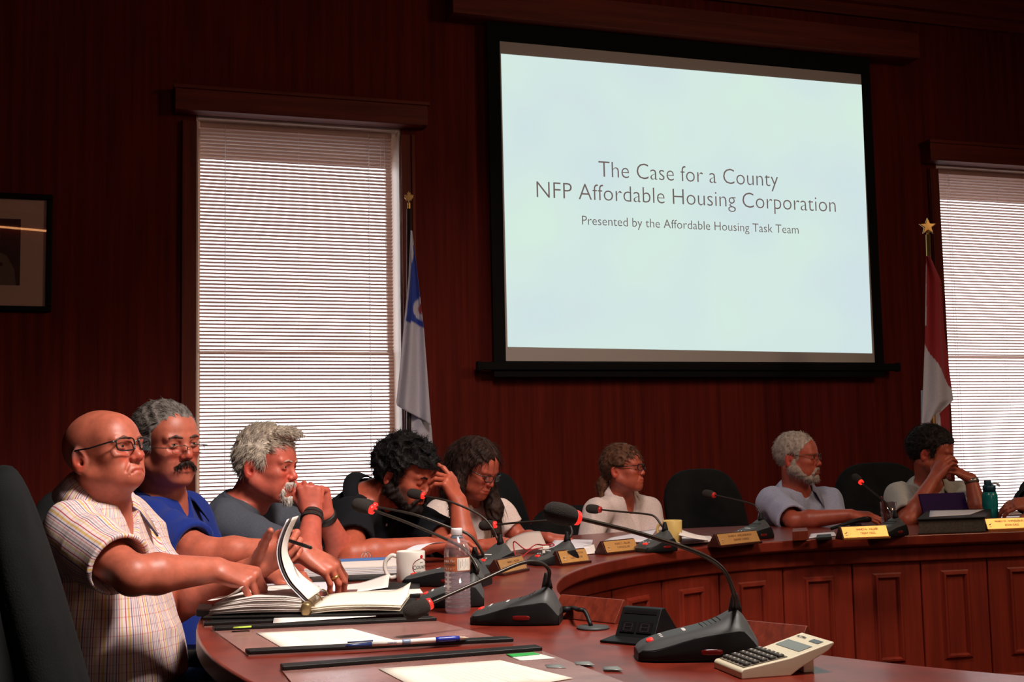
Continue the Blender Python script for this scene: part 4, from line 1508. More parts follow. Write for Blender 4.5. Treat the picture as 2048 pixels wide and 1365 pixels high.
def nameplate(pL, pR, label, lines=(), h=.056, mtl='brass', emblem=True, yaw=None, L=None):
    """pL, pR: lower corners of the front face on the table"""
    pL, pR = np.asarray(pL, float), np.asarray(pR, float)
    d = pR - pL
    L = L or np.linalg.norm(d[:2]); yaw = math.atan2(d[1], d[0]) if yaw is None else yaw
    r = empty('name_plate', (pL[0], pL[1], TABZ), yaw, label, 'name plate', 'name plates along the inner edge of the table')
    lean = math.radians(24)
    t = np.array([0, math.sin(lean), math.cos(lean)])
    dp = .062
    wd = wood('plate_wood', (.09, .012, .006), (.18, .026, .011), rough=.4, scale=4) if not lines else wood('plate_wood_dark', (.025, .005, .003), (.05, .009, .005), rough=.4, scale=4)
    MB().prism([(.0, 0, 0), (.0, 0, .006), (0, h * math.sin(lean), h * math.cos(lean)), (0, h * math.sin(lean) + .006, h * math.cos(lean)), (0, dp, .004), (0, dp, 0)], (L, 0, 0)).build('wood_block', wd, r, bevel=.0015)
    MB().box((L / 2, -.004, .004), (L, .012, .008)).build('front_lip', wd if mtl != 'gold' else mat('gilt_lip', (.55, .22, .06), rough=.35, metal=.7), r, bevel=.001)
    if lines:
        n = np.array([0, -math.cos(lean), math.sin(lean)])
        m = mat('brass_plate', (.80, .44, .16), rough=.42, metal=.8, var=.06, scale=40)
        o = np.array([.004, 0, .008]) + n * .0008
        q = [o, o + [L - .008, 0, 0], o + [L - .008, 0, 0] + t * (h - .012), o + t * (h - .012)]
        pl = MB().prism(q, n * .0012).build('brass_face', m, r)
        Rm = Matrix(((1, 0, 0), (0, math.sin(lean), -math.cos(lean)), (0, math.cos(lean), math.sin(lean)))).to_4x4()
        for (s, up, size) in lines:
            w = o + np.array([L / 2 + .008, 0, 0]) + t * (h - .012) * up + n * .0016
            text(s, size, mat('engraved_letters', (.16, .055, .02), rough=.7), pl, Matrix.Translation(w) @ Rm, min(1, (L - .045) / max(.01, len(s) * size * .62)))
        if emblem:
            e = o + np.array([.016, 0, 0]) + t * .016 + n * .0014
            m2 = mat('enamel_emblem', (.75, .70, .68), rough=.4)
            MB().box(e + t * .004, (.006, .001, .016), M=Rm.to_3x3()).box(e - t * .006, (.010, .001, .004), M=Rm.to_3x3()).build('emblem', m2, pl)
    return r

def sheet(name, label, quad, z=TABZ, lift=None, n=10, m=8, mt=None, th=.0006, cat='paper', group=None, solid=None, px=True, parent=None):
    """paper from four corners (near-left, near-right, far-right, far-left)"""
    q = [T(*p, z) if px else np.asarray(p, float) for p in quad]
    c = sum(q) / 4
    V = np.zeros((n, m, 3))
    for i in range(n):
        for j in range(m):
            u, v = i / (n - 1), j / (m - 1)
            p = (1 - v) * ((1 - u) * q[0] + u * q[1]) + v * ((1 - u) * q[3] + u * q[2])
            if lift: p = p + np.array([0, 0, lift(u, v)])
            V[i, j] = p - c
    o = MB().grid(V).build(name, mt or M_PAPER, parent, smooth=True)
    if parent is None:
        o.location = c
        tag(o, label, cat, group)
    s = o.modifiers.new('s', 'SOLIDIFY'); s.thickness = solid or th; s.offset = 1
    return o

def block(name, label, quad, z0, h, mt, cat, parent=None, bevel=.002, px=True):
    """slab standing on four table points"""
    q = [T(*p, z0) if px else np.asarray(p, float) for p in quad]
    c = sum(q) / 4 if parent is None else np.zeros(3)
    o = MB().prism([p - c for p in q], (0, 0, h)).build(name, mt, parent, bevel=bevel)
    if parent is None:
        o.location = c; tag(o, label, cat)
    return o

def build_mics():
    mic(T(1272, 1318), T(1508, 1312), [P(1468, 1190, 2.20), P(1446, 1140, 2.17), P(1392, 1105, 2.12), P(1280, 1068, 2.06), P(1152, 1036, 2.0)], 'largest black microphone with lit red ring, beside the white calculator', True, 1.05)
    mic(T(945, 1246), T(1122, 1246), [P(1098, 1142, 2.70), P(1078, 1126, 2.69), P(1040, 1128, 2.67), P(960, 1163, 2.62), P(858, 1209, 2.56)], 'black microphone in front of the water bottle, its head bent low over the papers')
    mic(T(838, 1213), T(968, 1210), [P(956, 1140, 3.06), P(940, 1112, 3.08), P(910, 1088, 3.10), P(820, 1048, 3.14), P(744, 1020, 3.18)], 'black microphone just behind the water bottle, head level with the black shirt')
    mic(T(812, 1170), T(975, 1172), [P(966, 1110, 3.50), P(940, 1072, 3.50), P(900, 1056, 3.51), P(830, 1030, 3.52), P(750, 1014, 3.55)], 'black microphone behind the white mug, mostly hidden by the water bottle')
    mic(T(952, 1142), T(1010, 1132), [P(996, 1082, 4.20), P(984, 1056, 4.22), P(958, 1030, 4.24), P(900, 1004, 4.27), P(846, 992, 4.30)], 'microphone whose head hangs before the bearded face of the person in black', True, .95)
    mic(T(1062, 1132), T(1148, 1126), [P(1144, 1066, 4.18), P(1136, 1048, 4.20), P(1110, 1042, 4.22), P(1050, 1045, 4.25), P(990, 1050, 4.28)], 'microphone with red cord over its base, head before the white blouse', True, .95)
    mic(T(1280, 1106), T(1340, 1101), [P(1322, 1050, 4.60), P(1308, 1033, 4.62), P(1285, 1028, 4.64), P(1240, 1024, 4.68), P(1200, 1020, 4.72)], 'microphone beside the yellow mug, in front of the white shirt', False, .95)
    mic(T(1470, 1082), T(1532, 1076), [P(1524, 1040, 5.10), P(1518, 1022, 5.12), P(1506, 1010, 5.14), P(1470, 1000, 5.20), P(1428, 991, 5.28)], 'microphone on the table left of the pale blue shirt', False, .95)
    mic(T(1748, 1076), T(1800, 1070), [P(1786, 1030, 5.30), P(1776, 1012, 5.34), P(1762, 998, 5.38), P(1742, 982, 5.44), P(1722, 965, 5.50)], 'microphone with glowing red ring between the two men at the right', True, .9)
    # lead of the second unit down into the table
    c = T(1186, 1258)
    g = empty('cable_grommet', c, 0, 'dark round grommet in the table with microphone lead dropping into it', 'grommet')
    MB().lathe([(0, 0), (.036, 0), (.034, .005), (.012, .006), (0, .006)], 26).build('disc', M_MICG, g, smooth=True)
    a = T(1128, 1240) + [0, 0, .022] - c
    MB().tube(spline([a, a + [.02, 0, .004], P(1156, 1220, 2.67) - c, P(1170, 1224, 2.66) - c, np.array([-.004, 0, .006])], 22), .0048, 8).build('lead', M_MICD, g, smooth=True)
    MB().tube([a - [.004, 0, 0], a + [.018, 0, .002]], [.008, .006], 10).build('plug', M_MICD, g, smooth=True)

def build_plates():
    nameplate(T(1003, 1153), T(1054, 1142), 'brass name plate nearest the water bottle, crossed by a gooseneck', [('WARD 2 - PICTON', .70, .0095), ('COUNCILLOR', .36, .0095)], .054)
    nameplate(T(1122, 1133), T(1179, 1126), 'brass name plate in front of the microphone with red cord', [('WARD 1 - PICTON', .70, .0095), ('COUNCILLOR', .36, .0095)], .054)
    nameplate(T(1212, 1111), T(1277, 1104), 'brass name plate left of the yellow mug', [('WARD 3 - HILLIER', .70, .0105), ('COUNCILLOR', .36, .0105)], .054)
    nameplate(T(1440, 1096), T(1521, 1087), 'orange-lit brass name plate before the empty space left of the pale blue shirt', [('WARD 4 - AMELIASBURGH', .70, .0125), ("DIANNE O'BRIEN", .34, .0125)], .056)
    nameplate(T(1686, 1081), T(1784, 1074), 'bright golden name plate below the outstretched hand', [('WARD 6 - HILLIER', .70, .0125), ('TREAT HULL', .34, .0125)], .058, 'gold', yaw=math.radians(15), L=.212)
    nameplate(T(1974, 1063), T(2074, 1056), 'bright name plate cut by the right edge of the picture', [('WARD 10 - SOPHIASBURGH', .70, .0125), ('KEVIN GALE', .32, .0125)], .058, 'gold', yaw=math.radians(12), L=.225)
    # two seen from behind along the near arm
    a, b = T(1138, 1230), T(1264, 1243)
    nameplate(b, a, 'wooden back of a name plate standing near the cable grommet', (), .054)
    a, b = T(1492, 1284), T(1630, 1299)
    nameplate(b, a, 'wooden back of a name plate behind the largest microphone', (), .050)

def build_calculator():
    A, B_ = T(1412, 1338), T(1499, 1359)
    u = (B_ - A); w = np.linalg.norm(u); u /= w
    v = np.array([-u[1], u[0], 0])
    if v[1] < 0: v = -v
    # long axis from the keys towards the display
    tgt = T(1655, 1334) - (A + B_) / 2
    v = nrm(tgt - u * (tgt @ u) * .0)
    L = .172
    yaw = math.atan2(v[1], v[0])
    c = (A + B_) / 2
    r = empty('desk_calculator', c, yaw, 'cream desk calculator with dark keys at the front of the table', 'calculator')
    hw = .056
    prof = [(0, .0), (0, .012), (.004, .016), (.092, .030), (.096, .031), (L, .052), (L + .002, .048), (L - .01, .037), (.11, .012), (.09, .0)]
    M = mat('cream_plastic', (.66, .58, .42), rough=.4)
    MB().prism([(x, -hw, z) for x, z in prof], (0, 2 * hw, 0)).build('body', M, r, bevel=.003)
    MB().box((L - .04, 0, .016), (.02, 2 * hw - .03, .032)).build('rear_foot', M, r, bevel=.002)
    def face(x): return np.interp(x, [.004, .092, .096, L], [.016, .030, .031, .052])
    s1 = math.atan2(.014, .088); s2 = math.atan2(.021, .076)
    R1 = np.array(Matrix.Rotation(-s1, 3, 'Y')); R2 = np.array(Matrix.Rotation(-s2, 3, 'Y'))
    MB().box((.049, 0, face(.049) + .0006), (.082, .096, .0016), M=R1).build('key_bed', mat('key_bed', (.16, .13, .10), rough=.6), r)
    mk = mat('grey_key', (.040, .034, .030), rough=.5)
    mk2 = mat('pale_legend', (.5, .45, .38), rough=.6)
    for i in range(5):
        for j in range(6):
            x = .018 + i * .0155
            y = -.0395 + j * .0158
            v_, f_ = superell(.0115, .0125, .006, .35, .4, 12, 6)
            kk = mesh('key', v_ @ R1.T + [x, y, face(x) + .003], f_, mk, r, smooth=True)
            MB().box((x, y, face(x) + .0062), (.0035, .0040, .0003), M=R1).build('legend', mk2, kk)
    MB().box((.126, 0, face(.126) + .0004), (.026, .086, .0014), M=R2).build('display', mat('lcd_grey', (.13, .12, .10), rough=.15), r)
    MB().box((.156, -.024, face(.156) + .0004), (.011, .032, .0014), M=R2).build('solar_cell', mat('solar_dark', (.03, .02, .02), rough=.15), r)
    Rt = Matrix.Rotation(-s2, 4, 'Y') @ Matrix.Rotation(math.pi / 2, 4, 'Z') @ Matrix.Rotation(math.pi, 4, 'Z')
    text('ACTIVA', .009, M_INK, r, Matrix.Translation((.156, .028, face(.156) + .0012)) @ Rt)

def build_timer():
    a, b = T(1207, 1284), T(1285, 1297)
    u = b - a; L = np.linalg.norm(u[:2])
    c = (a + b) / 2
    far = nrm(T(1347, 1262) - (a + b) / 2)
    yaw = math.atan2(far[1], far[0])
    r = empty('desk_timer', c, yaw, 'black wedge-shaped desk timer with two dark digit windows, behind the largest microphone', 'timer')
    m = mat('timer_black', (.004, .004, .0045), rough=.5, spec=.25)
    hw = L / 2
    MB().prism([(0, -hw, 0), (0, -hw, .006), (.06, -hw, .010), (.06, -hw, 0)], (0, 2 * hw, 0)).build('foot', m, r, bevel=.002)
    MB().prism([(.045, -hw * .85, .004), (.085, -hw * .85, .072), (.100, -hw * .85, .074), (.165, -hw * .85, .004)], (0, 1.7 * hw, 0)).build('wedge', m, r, bevel=.002)
    n = nrm([-.068, 0, .040]); t = nrm([.040, 0, .068])
    Rm = np.array([t, [0, 1, 0], n]).T
    gl = mat('timer_window', (.020, .014, .016), rough=.3)
    bz = mat('timer_bezel', (.007, .006, .007), rough=.3, spec=.3)
    p = np.array([.060, 0, .030]) + n * .001
    for s in (-1, 1):
        o = MB().box(p + [0, s * hw * .36, 0] , (.026, hw * .62, .002), M=Rm).build('digit_bezel', bz, r)
        B = MB()
        for dx, dy, sx, sy in ((0, 0, .0022, .35), (.009, 0, .0022, .35), (-.009, 0, .0022, .35), (.0045, .17, .008, .06), (-.0045, .17, .008, .06), (.0045, -.17, .008, .06), (-.0045, -.17, .008, .06)):
            B.box(p + [0, s * hw * .36, 0] + t * dx + np.array([0, dy * hw * 1.0, 0]) + n * .0014, (sx, sy * hw, .0004), M=Rm)
        B.build('digit', gl, o)
    MB().box(np.array([.080, 0, .062]) + n * .001, (.008, hw * 1.4, .002), M=Rm).build('top_strip', bz, r)
    r.scale = (.95, .95, .86)

def build_bottle():
    c = T(916, 1226)
    r = empty('water_bottle', c, 0, 'clear plastic water bottle with orange-brown label and white cap', 'bottle')
    S = 1.0
    prof = [(0, .004), (.020, .002), (.026, .000), (.0305, .006), (.0315, .015)]
    z = .02
    while z < .105:
        prof += [(.0315, z), (.0300, z + .004), (.0315, z + .008)]; z += .0115
    prof += [(.0312, .112), (.0312, .150), (.0318, .155), (.0312, .165), (.0285, .178), (.0225, .191), (.0150, .200), (.0125, .205), (.0125, .212)]
    def refraction_tint(name, tint, dif, gl_, rough):  # pale diffuse share imitates bright surroundings refracted by the clear bottle
        w = bpy.data.materials.new(name); w.use_nodes = True
        nt = w.node_tree; nt.nodes.clear()
        N = nt.nodes.new
        o = N('ShaderNodeOutputMaterial'); t_ = N('ShaderNodeBsdfTransparent'); t_.inputs[0].default_value = (*tint, 1)
        d_ = N('ShaderNodeBsdfTranslucent'); d_.inputs[0].default_value = (.80, .70, .74, 1)
        d2 = N('ShaderNodeBsdfDiffuse'); d2.inputs[0].default_value = (.75, .64, .68, 1)
        g_ = N('ShaderNodeBsdfGlossy'); g_.inputs['Roughness'].default_value = rough
        m0, m1, m2 = N('ShaderNodeMixShader'), N('ShaderNodeMixShader'), N('ShaderNodeMixShader')
        m0.inputs[0].default_value = .5; m1.inputs[0].default_value = dif; m2.inputs[0].default_value = gl_
        L_ = nt.links.new
        L_(d_.outputs[0], m0.inputs[1]); L_(d2.outputs[0], m0.inputs[2])
        L_(t_.outputs[0], m1.inputs[1]); L_(m0.outputs[0], m1.inputs[2]); L_(m1.outputs[0], m2.inputs[1]); L_(g_.outputs[0], m2.inputs[2]); L_(m2.outputs[0], o.inputs[0])
        return w
    pl = refraction_tint('bottle_plastic', (.95, .93, .95), .13, .18, .10)
    MB().lathe(prof, 32).build('shell', pl, r, smooth=True)
    w = refraction_tint('water', (.86, .80, .83), .22, .05, .1)
    MB().lathe([(0, .006), (.029, .006), (.0300, .02), (.0298, .106), (0, .106)], 28).build('water', w, r, smooth=True)
    # label wrapped two thirds round
    lm = mat('label_orange', (.42, .10, .035), rough=.45)
    def wrap(a0, a1, z0, z1, rr, name, m, par):
        a = np.linspace(a0, a1, 26)
        pts = np.array([[(rr * math.cos(t), rr * math.sin(t), zz) for zz in (z0, z1)] for t in a])
        return MB().grid(pts).build(name, m, par, smooth=True)
    lb = wrap(-math.pi, math.pi, .112, .149, .0318, 'label', lm, r)
    wrap(math.radians(-87), math.radians(-20), .114, .147, .0321, 'white_panel', mat('label_white', (.72, .66, .58), rough=.5), lb)
    for k in range(7): wrap(math.radians(-82 + k * 8), math.radians(-79.4 + k * 8), .117 + (k % 3) * .004, .144 - (k % 2) * .006, .03225, 'fine_print', mat('grey_print', (.35, .32, .32), rough=.6), lb)
    wrap(math.radians(-160), math.radians(-95), .127, .132, .0321, 'dark_band', mat('label_brown', (.17, .045, .018), rough=.5), lb)
    for i, (s, zz, sz) in enumerate((('Purelife', .139, .0095), ('Water', .119, .0075))):
        for j, ch in enumerate(s):
            a = math.radians(-158 + j * (62 / len(s)) + 5)
            M = Matrix.Translation((.0323 * math.cos(a), .0323 * math.sin(a), zz)) @ Matrix.Rotation(a + math.pi / 2, 4, 'Z') @ Matrix.Rotation(math.pi / 2, 4, 'X')
            text('Aqua Pur'[j] if i == 0 else 'Water'[j], sz, M_PALE, lb, M, .8)
    MB().lathe([(.0, .224), (.0128, .224), (.0136, .221), (.0136, .206), (.0130, .205), (0, .205)], 28).build('cap', mat('white_cap', (.62, .58, .60), rough=.4), r, smooth=True)
    MB().lathe([(.0128, .197), (.0150, .198), (.0150, .201), (.0128, .204)], 24).build('neck_ring', mat('blue_grey_ring', (.10, .13, .17), rough=.3), r, smooth=True)
    r.scale = (1.0, 1.0, .90)

def build_mugs():
    c = T(822, 1166)
    r = empty('coffee_mug', c, 0, 'white coffee mug with red dot and oval emblem, behind the water bottle', 'mug')
    cer = mat('white_ceramic', (.72, .66, .60), rough=.18, spec=.5)
    R_, Hh = .043, .094
    MB().lathe([(0, .002), (.036, 0), (.041, .004), (R_, .012), (R_, Hh - .003), (R_ - .0015, Hh), (R_ - .0035, Hh - .002), (R_ - .0045, .012), (.03, .008), (0, .007)], 40).build('cup', cer, r, smooth=True)
    aH = math.radians(188)
    h = np.array([math.cos(aH), math.sin(aH), 0])
    pts = spline([h * (R_ - .003) + [0, 0, .078], h * (R_ + .014) + [0, 0, .082], h * (R_ + .031) + [0, 0, .066], h * (R_ + .033) + [0, 0, .042], h * (R_ + .020) + [0, 0, .018], h * (R_ - .003) + [0, 0, .020]], 26)
    MB().tube(pts, .0062, 10).build('handle', cer, r, smooth=True)
    def arc(a0, z0, pts2, name, m, rr=R_ + .0006):
        V = [(rr * math.cos(a0 + x / R_), rr * math.sin(a0 + x / R_), z0 + z) for x, z in pts2]
        return V
    a0 = math.radians(-38)
    red = mat('red_enamel', (.50, .012, .015), rough=.3)
    mar = mat('maroon_enamel', (.20, .015, .03), rough=.3)
    V = [((R_ + .0009) * math.cos(a0 + .0058 * math.cos(t) / R_), (R_ + .0009) * math.sin(a0 + .0058 * math.cos(t) / R_), .078 + .0055 * math.sin(t)) for t in np.linspace(0, 2 * math.pi, 20)[:-1]]
    mesh('red_dot', V, [tuple(range(19))], red, r)
    ring_ = [((R_ + .0005) * math.cos(a0 + .030 * math.cos(t) / R_), (R_ + .0005) * math.sin(a0 + .030 * math.cos(t) / R_), .049 + .0235 * math.sin(t)) for t in np.linspace(math.radians(100), math.radians(440), 46)]
    MB().tube(ring_, .0010, 5).build('oval_line', mar, r)
    for s, z, sz, sp in (('THE', .061, .0065, .0045), ('County', .047, .0175, .0098), ('FOUNDATION', .034, .0055, .0042)):
        for j, chh in enumerate(s):
            x = (j - (len(s) - 1) / 2) * sp
            a = a0 + x / R_
            M = Matrix.Translation(((R_ + .0007) * math.cos(a), (R_ + .0007) * math.sin(a), z)) @ Matrix.Rotation(a + math.pi / 2, 4, 'Z') @ Matrix.Rotation(math.pi / 2, 4, 'X')
            text(chh.upper() if s == 'County' and False else (chh if s != 'County' else chh.upper()), sz * (.8 if (s == 'County' and j) else 1), M_INK, r, M, .85)
    c = T(1346, 1092)
    r = empty('coffee_mug', c, 0, 'pale yellow mug standing before the person in the white shirt', 'mug')
    ym = mat('yellow_ceramic', (.60, .42, .14), rough=.25)
    MB().lathe([(0, .002), (.030, 0), (.034, .006), (.0365, .03), (.0385, .097), (.037, .100), (.0355, .097), (.033, .02), (0, .012)], 36).build('cup', ym, r, smooth=True)
    h = np.array([math.cos(2.75), math.sin(2.75), 0])
    MB().tube(spline([h * .034 + [0, 0, .084], h * .054 + [0, 0, .082], h * .062 + [0, 0, .058], h * .050 + [0, 0, .034], h * .033 + [0, 0, .032]], 20), .0055, 8).build('handle', ym, r, smooth=True)

def build_far_things():
    # teal bottle, tablet, stacked binder, glass, remote at the right
    c = T(1981, 1030)
    c = np.array([*P(1981, 1024, 5.75)[:2], TABZ])
    r = empty('sports_bottle', c, 0, 'teal plastic sports bottle at the right of the table', 'bottle')
    tl = mat('teal_plastic', (.006, .20, .20), rough=.25, trans=.15)
    MB().lathe([(0, 0), (.033, 0), (.036, .006), (.036, .06), (.034, .07), (.036, .08), (.036, .128), (.030, .145), (.026, .148), (0, .148)], 30).build('body', tl, r, smooth=True)
    td = mat('dark_teal', (.004, .045, .075), rough=.4)
    MB().lathe([(0, .146), (.029, .146), (.030, .172), (.026, .178), (0, .178)], 24).build('lid', td, r, smooth=True)
    MB().box((-.006, 0, .188), (.030, .026, .026)).build('spout', td, r, bevel=.005)
    MB().tube(spline([np.array([.012, 0, .184]), np.array([.034, -.002, .186]), np.array([.050, -.004, .172])], 10), .006, 8).build('carry_loop', mat('pale_plastic', (.5, .5, .55), rough=.4), r, smooth=True)
    q = [(1832, 1076), (1996, 1071), (2010, 1052), (1850, 1056)]
    q = [T(1836, 1070), T(1972, 1065), T(1984, 1046), T(1856, 1050)]
    r = empty('ring_binder', sum(q) / 4, 0, 'thick black binder lying before the person in the pale polo shirt', 'binder')
    cc = sum(q) / 4
    ql = [p - cc for p in q]
    MB().prism(ql, (0, 0, .006)).build('back_cover', M_LEATHER, r, bevel=.002)
    MB().prism([p * .97 + [0, 0, .006] for p in ql], (0, 0, .054)).build('page_block', mat('grey_pages', (.06, .045, .035), rough=.9, var=.3, scale=(120)), r)
    MB().prism([p * 1.01 + [0, 0, .060] for p in ql], (0, 0, .006)).build('front_cover', M_LEATHER, r, bevel=.002)
    tz = TABZ + .0675
    sheet('loose_paper', 'white sheet lying on the black binder', [tuple(cc + ql[0] * .7), tuple(cc + ql[1] * .5), tuple(cc + ql[2] * .8), tuple(cc + ql[3] * .9)], px=False, mt=M_PAPER2) .location.z = tz
    a = np.array([*P(1852, 1020, 5.72)[:2], TABZ]); b_ = np.array([*P(1944, 1020, 5.80)[:2], TABZ])
    d = b_ - a; L = np.linalg.norm(d)
    r = empty('tablet', (a + b_) / 2, math.atan2(d[1], d[0]), 'dark purple tablet in folio case propped behind the binder', 'tablet')
    MB().box((0, .03, .070), (L, .012, .150), M=np.array(Matrix.Rotation(math.radians(-18), 3, 'X'))).build('case_back', mat('purple_case', (.022, .006, .050), rough=.6, spec=.08), r, bevel=.004)
    MB().box((0, -.02, .004), (L, .15, .008)).build('case_flap', mat('purple_case', (.022, .006, .045)), r, bevel=.002)
    c = np.array([*P(1779, 1068, 5.42)[:2], TABZ])
    r = empty('drinking_glass', c, 0, 'clear drinking glass beside the glowing microphone', 'glass')
    MB().lathe([(0, .006), (.028, .006), (.030, .0), (.037, .125), (.0355, .125), (.0285, .010), (0, .010)], 26).build('tumbler', clear('tumbler_glass', (.9, .9, .92), .06), r, smooth=True)
    MB().lathe([(0, .011), (.0285, .011), (.031, .050), (0, .050)], 22).build('water', clear('glass_water', (.8, .78, .8), .05), r, smooth=True)
    MB().tube([(-.01, 0, .012), (-.028, 0, .150)], .004, 6).build('stirrer', mat('red_stirrer', (.16, .03, .03), rough=.5), r)
    # small things before the pale blue shirt
    c = P(1722, 1040, 5.45)
    r = empty('presenter_remote', (c[0], c[1], TABZ), .35, 'black hand-held remote propped under the outstretched hand', 'remote')
    MB().tube([(-.16, 0, .012), (-.03, 0, .042), (.02, 0, .046)], [.007, .010, .014], 10).build('grip', M_MICD, r, smooth=True)
    v, f = superell(.05, .03, .028, .8, .8, 14, 8)
    mesh('head', v + [.03, 0, .046], f, M_MICD, r, smooth=True)
    MB().lathe([(0, 0), (.005, 0), (.004, .003), (0, .003)], 10, (.026, -.012, .056), (0, -.6, .8)).build('metal_stud', mat('chrome', (.7, .7, .7), rough=.15, metal=1), r)
    MB().box((-.03, 0, .016), (.03, .05, .032)).build('rest', M_MICD, r, bevel=.003)
    block('wooden_block', 'small reddish wooden block on the far table', [(1585, 1083), (1617, 1081), (1615, 1074), (1586, 1076)], TABZ, .038, wood('plate_wood', (.035, .006, .004), (.07, .012, .007)), 'block')
    sheet('note_paper', 'small white note left of the bright golden name plate', [(1618, 1076), (1672, 1071), (1668, 1064), (1622, 1068)], TABZ + .006, mt=M_PAPER2, solid=.004)
    block('black_wallet', 'flat black pouch before the small white note', [(1632, 1082), (1664, 1080), (1662, 1074), (1634, 1076)], TABZ, .012, M_LEATHER, 'pouch')

def build_pads():
    vin = mat('desk_pad_vinyl', (.33, .165, .145), rough=.22, c2=(.24, .105, .09), scale=7, spec=.6, bump=.1, bscale=18)
    def pad(quad, label, rails=('near', 'far')):
        q = [T(*p) for p in quad]                  # near-left, near-right, far-right, far-left
        c = sum(q) / 4
        r = empty('desk_pad', (c[0], c[1], TABZ), 0, label, 'desk pad', 'desk pads along the near arm of the table')
        l = [p - c for p in q]
        MB().prism(l, (0, 0, .003)).build('sheet', vin, r)
        for nm, (i, j, k, m) in (('near', (0, 1, 2, 3)), ('far', (3, 2, 1, 0))):
            if nm not in rails: continue
            a, b, b2, a2 = l[i], l[j], l[k], l[m]
            ia, ib = nrm(a2 - a) * .034, nrm(b2 - b) * .034
            MB().prism([a + [0, 0, .003], b + [0, 0, .003], b + ib + [0, 0, .003], a + ia + [0, 0, .003]], (0, 0, .008)).build('side_rail', M_LEATHER, r, bevel=.002)
        return r
    pad([(497, 1314), (1028, 1288), (862, 1242), (424, 1262)], 'brownish desk pad with black side rails, nearest full pad, a ballpoint pen on it')
    pad([(640, 1440), (1330, 1400), (1072, 1301), (560, 1340)], 'desk pad at the bottom edge of the picture, partly out of frame')
    pad([(408, 1256), (858, 1236), (828, 1205), (402, 1222)], 'desk pad under the open binder of the bald person')
    for (a, b, c_, d, lab) in (((566, 1297), (800, 1284), (704, 1258), (512, 1266), 'white sheet slipped in the desk pad with ballpoint pen'), ((880, 1402), (1146, 1357), (1000, 1321), (757, 1338), 'white sheet in the desk pad at the bottom edge of the picture')):
        o = sheet('paper_sheet', lab, [a, b, c_, d], TABZ + .0045, mt=mat('bright_paper', (.86, .76, .66), rough=.85))
        q = [T(*p, TABZ + .0045) for p in (a, b, c_, d)]; cc = sum(q) / 4
        for k in range(13):
            v0 = .30 + k * .05; u1 = .88 - .12 * ((k * 7) % 3)
            f_ = lambda u, v: (1 - v) * ((1 - u) * q[3] + u * q[0]) + v * ((1 - u) * q[2] + u * q[1]) - cc + np.array([0, 0, .0002])
            mesh('print_line', [f_(.12, v0), f_(u1, v0), f_(u1, v0 + .012), f_(.12, v0 + .012)], [(0, 1, 2, 3)], mat('faint_print', (.78, .66, .58), rough=.9), o)
    # printed map corner and scuffed tape bits
    sheet('map_card', 'green and white printed card on the bottom desk pad', [(1040, 1322), (1112, 1317), (1070, 1306), (1012, 1310)], TABZ + .004, mt=mat('card_white', (.66, .66, .62), rough=.6))
    sheet('green_strip', 'green strip along the printed card', [(1024, 1314), (1080, 1309), (1066, 1305), (1012, 1309)], TABZ + .0052, mt=mat('card_green', (.02, .32, .05), rough=.6), cat='card')
    for i, (x, y, lab) in enumerate(((1110, 1332, 'scrap of pale tape left of the other scraps'), (1168, 1326, 'middle scrap of pale tape on the near table'), (1225, 1336, 'scrap of pale tape beside the largest microphone'))):
        sheet('tape_scrap', lab, [(x - 16, y + 4), (x + 22, y + 5), (x + 10, y - 3), (x - 20, y - 2)], TABZ + .004, n=3, m=3, mt=mat('tape', (.20, .21, .20), rough=.4), cat='tape')
    # ballpoint pen
    a, b = T(690, 1293, TABZ + .016), T(938, 1276, TABZ + .016)
    r = empty('ballpoint_pen', (a + b) / 2, math.atan2((b - a)[1], (b - a)[0]), 'white ballpoint pen with blue clip and blue grip on the desk pad', 'pen')
    L = np.linalg.norm(b - a); X = np.array([1, 0, 0])
    wp, bp = mat('pen_white', (.72, .68, .62), rough=.3), mat('pen_blue', (.010, .025, .28), rough=.35)
    z = 0.0
    MB().lathe([(0, -.30 * L), (.0042, -.30 * L), (.0050, -.1 * L), (.0052, .22 * L), (.0046, .23 * L)], 14, (0, 0, z), X).build('barrel', wp, r, smooth=True)
    MB().lathe([(.0050, .22 * L), (.0056, .25 * L), (.0056, .38 * L), (.0044, .42 * L)], 14, (0, 0, z), X).build('grip', bp, r, smooth=True)
    MB().lathe([(.0040, .42 * L), (.0012, .485 * L), (0, .50 * L)], 12, (0, 0, z), X).build('tip', mat('pen_cream', (.65, .52, .36), rough=.3), r, smooth=True)
    MB().lathe([(.0050, -.05 * L), (.0056, -.04 * L), (.0056, .01 * L), (.0050, .02 * L)], 14, (0, 0, z), X).build('band', mat('silver_blue', (.18, .24, .36), rough=.3), r, smooth=True)
    MB().lathe([(0, -.50 * L), (.003, -.49 * L), (.0045, -.45 * L), (.0046, -.29 * L)], 12, (0, 0, z), X).box((-.38 * L, 0, .0065), (.20 * L, .004, .0025)).build('clip_cap', mat('pen_navy', (.012, .030, .12), rough=.35), r, smooth=True)
    text('CAREER EDU', .004, mat('pen_print', (.03, .05, .2)), r, Matrix.Translation((-.13 * L, -.0054, .001)) @ Matrix.Rotation(math.pi / 2, 4, 'X'), .8)

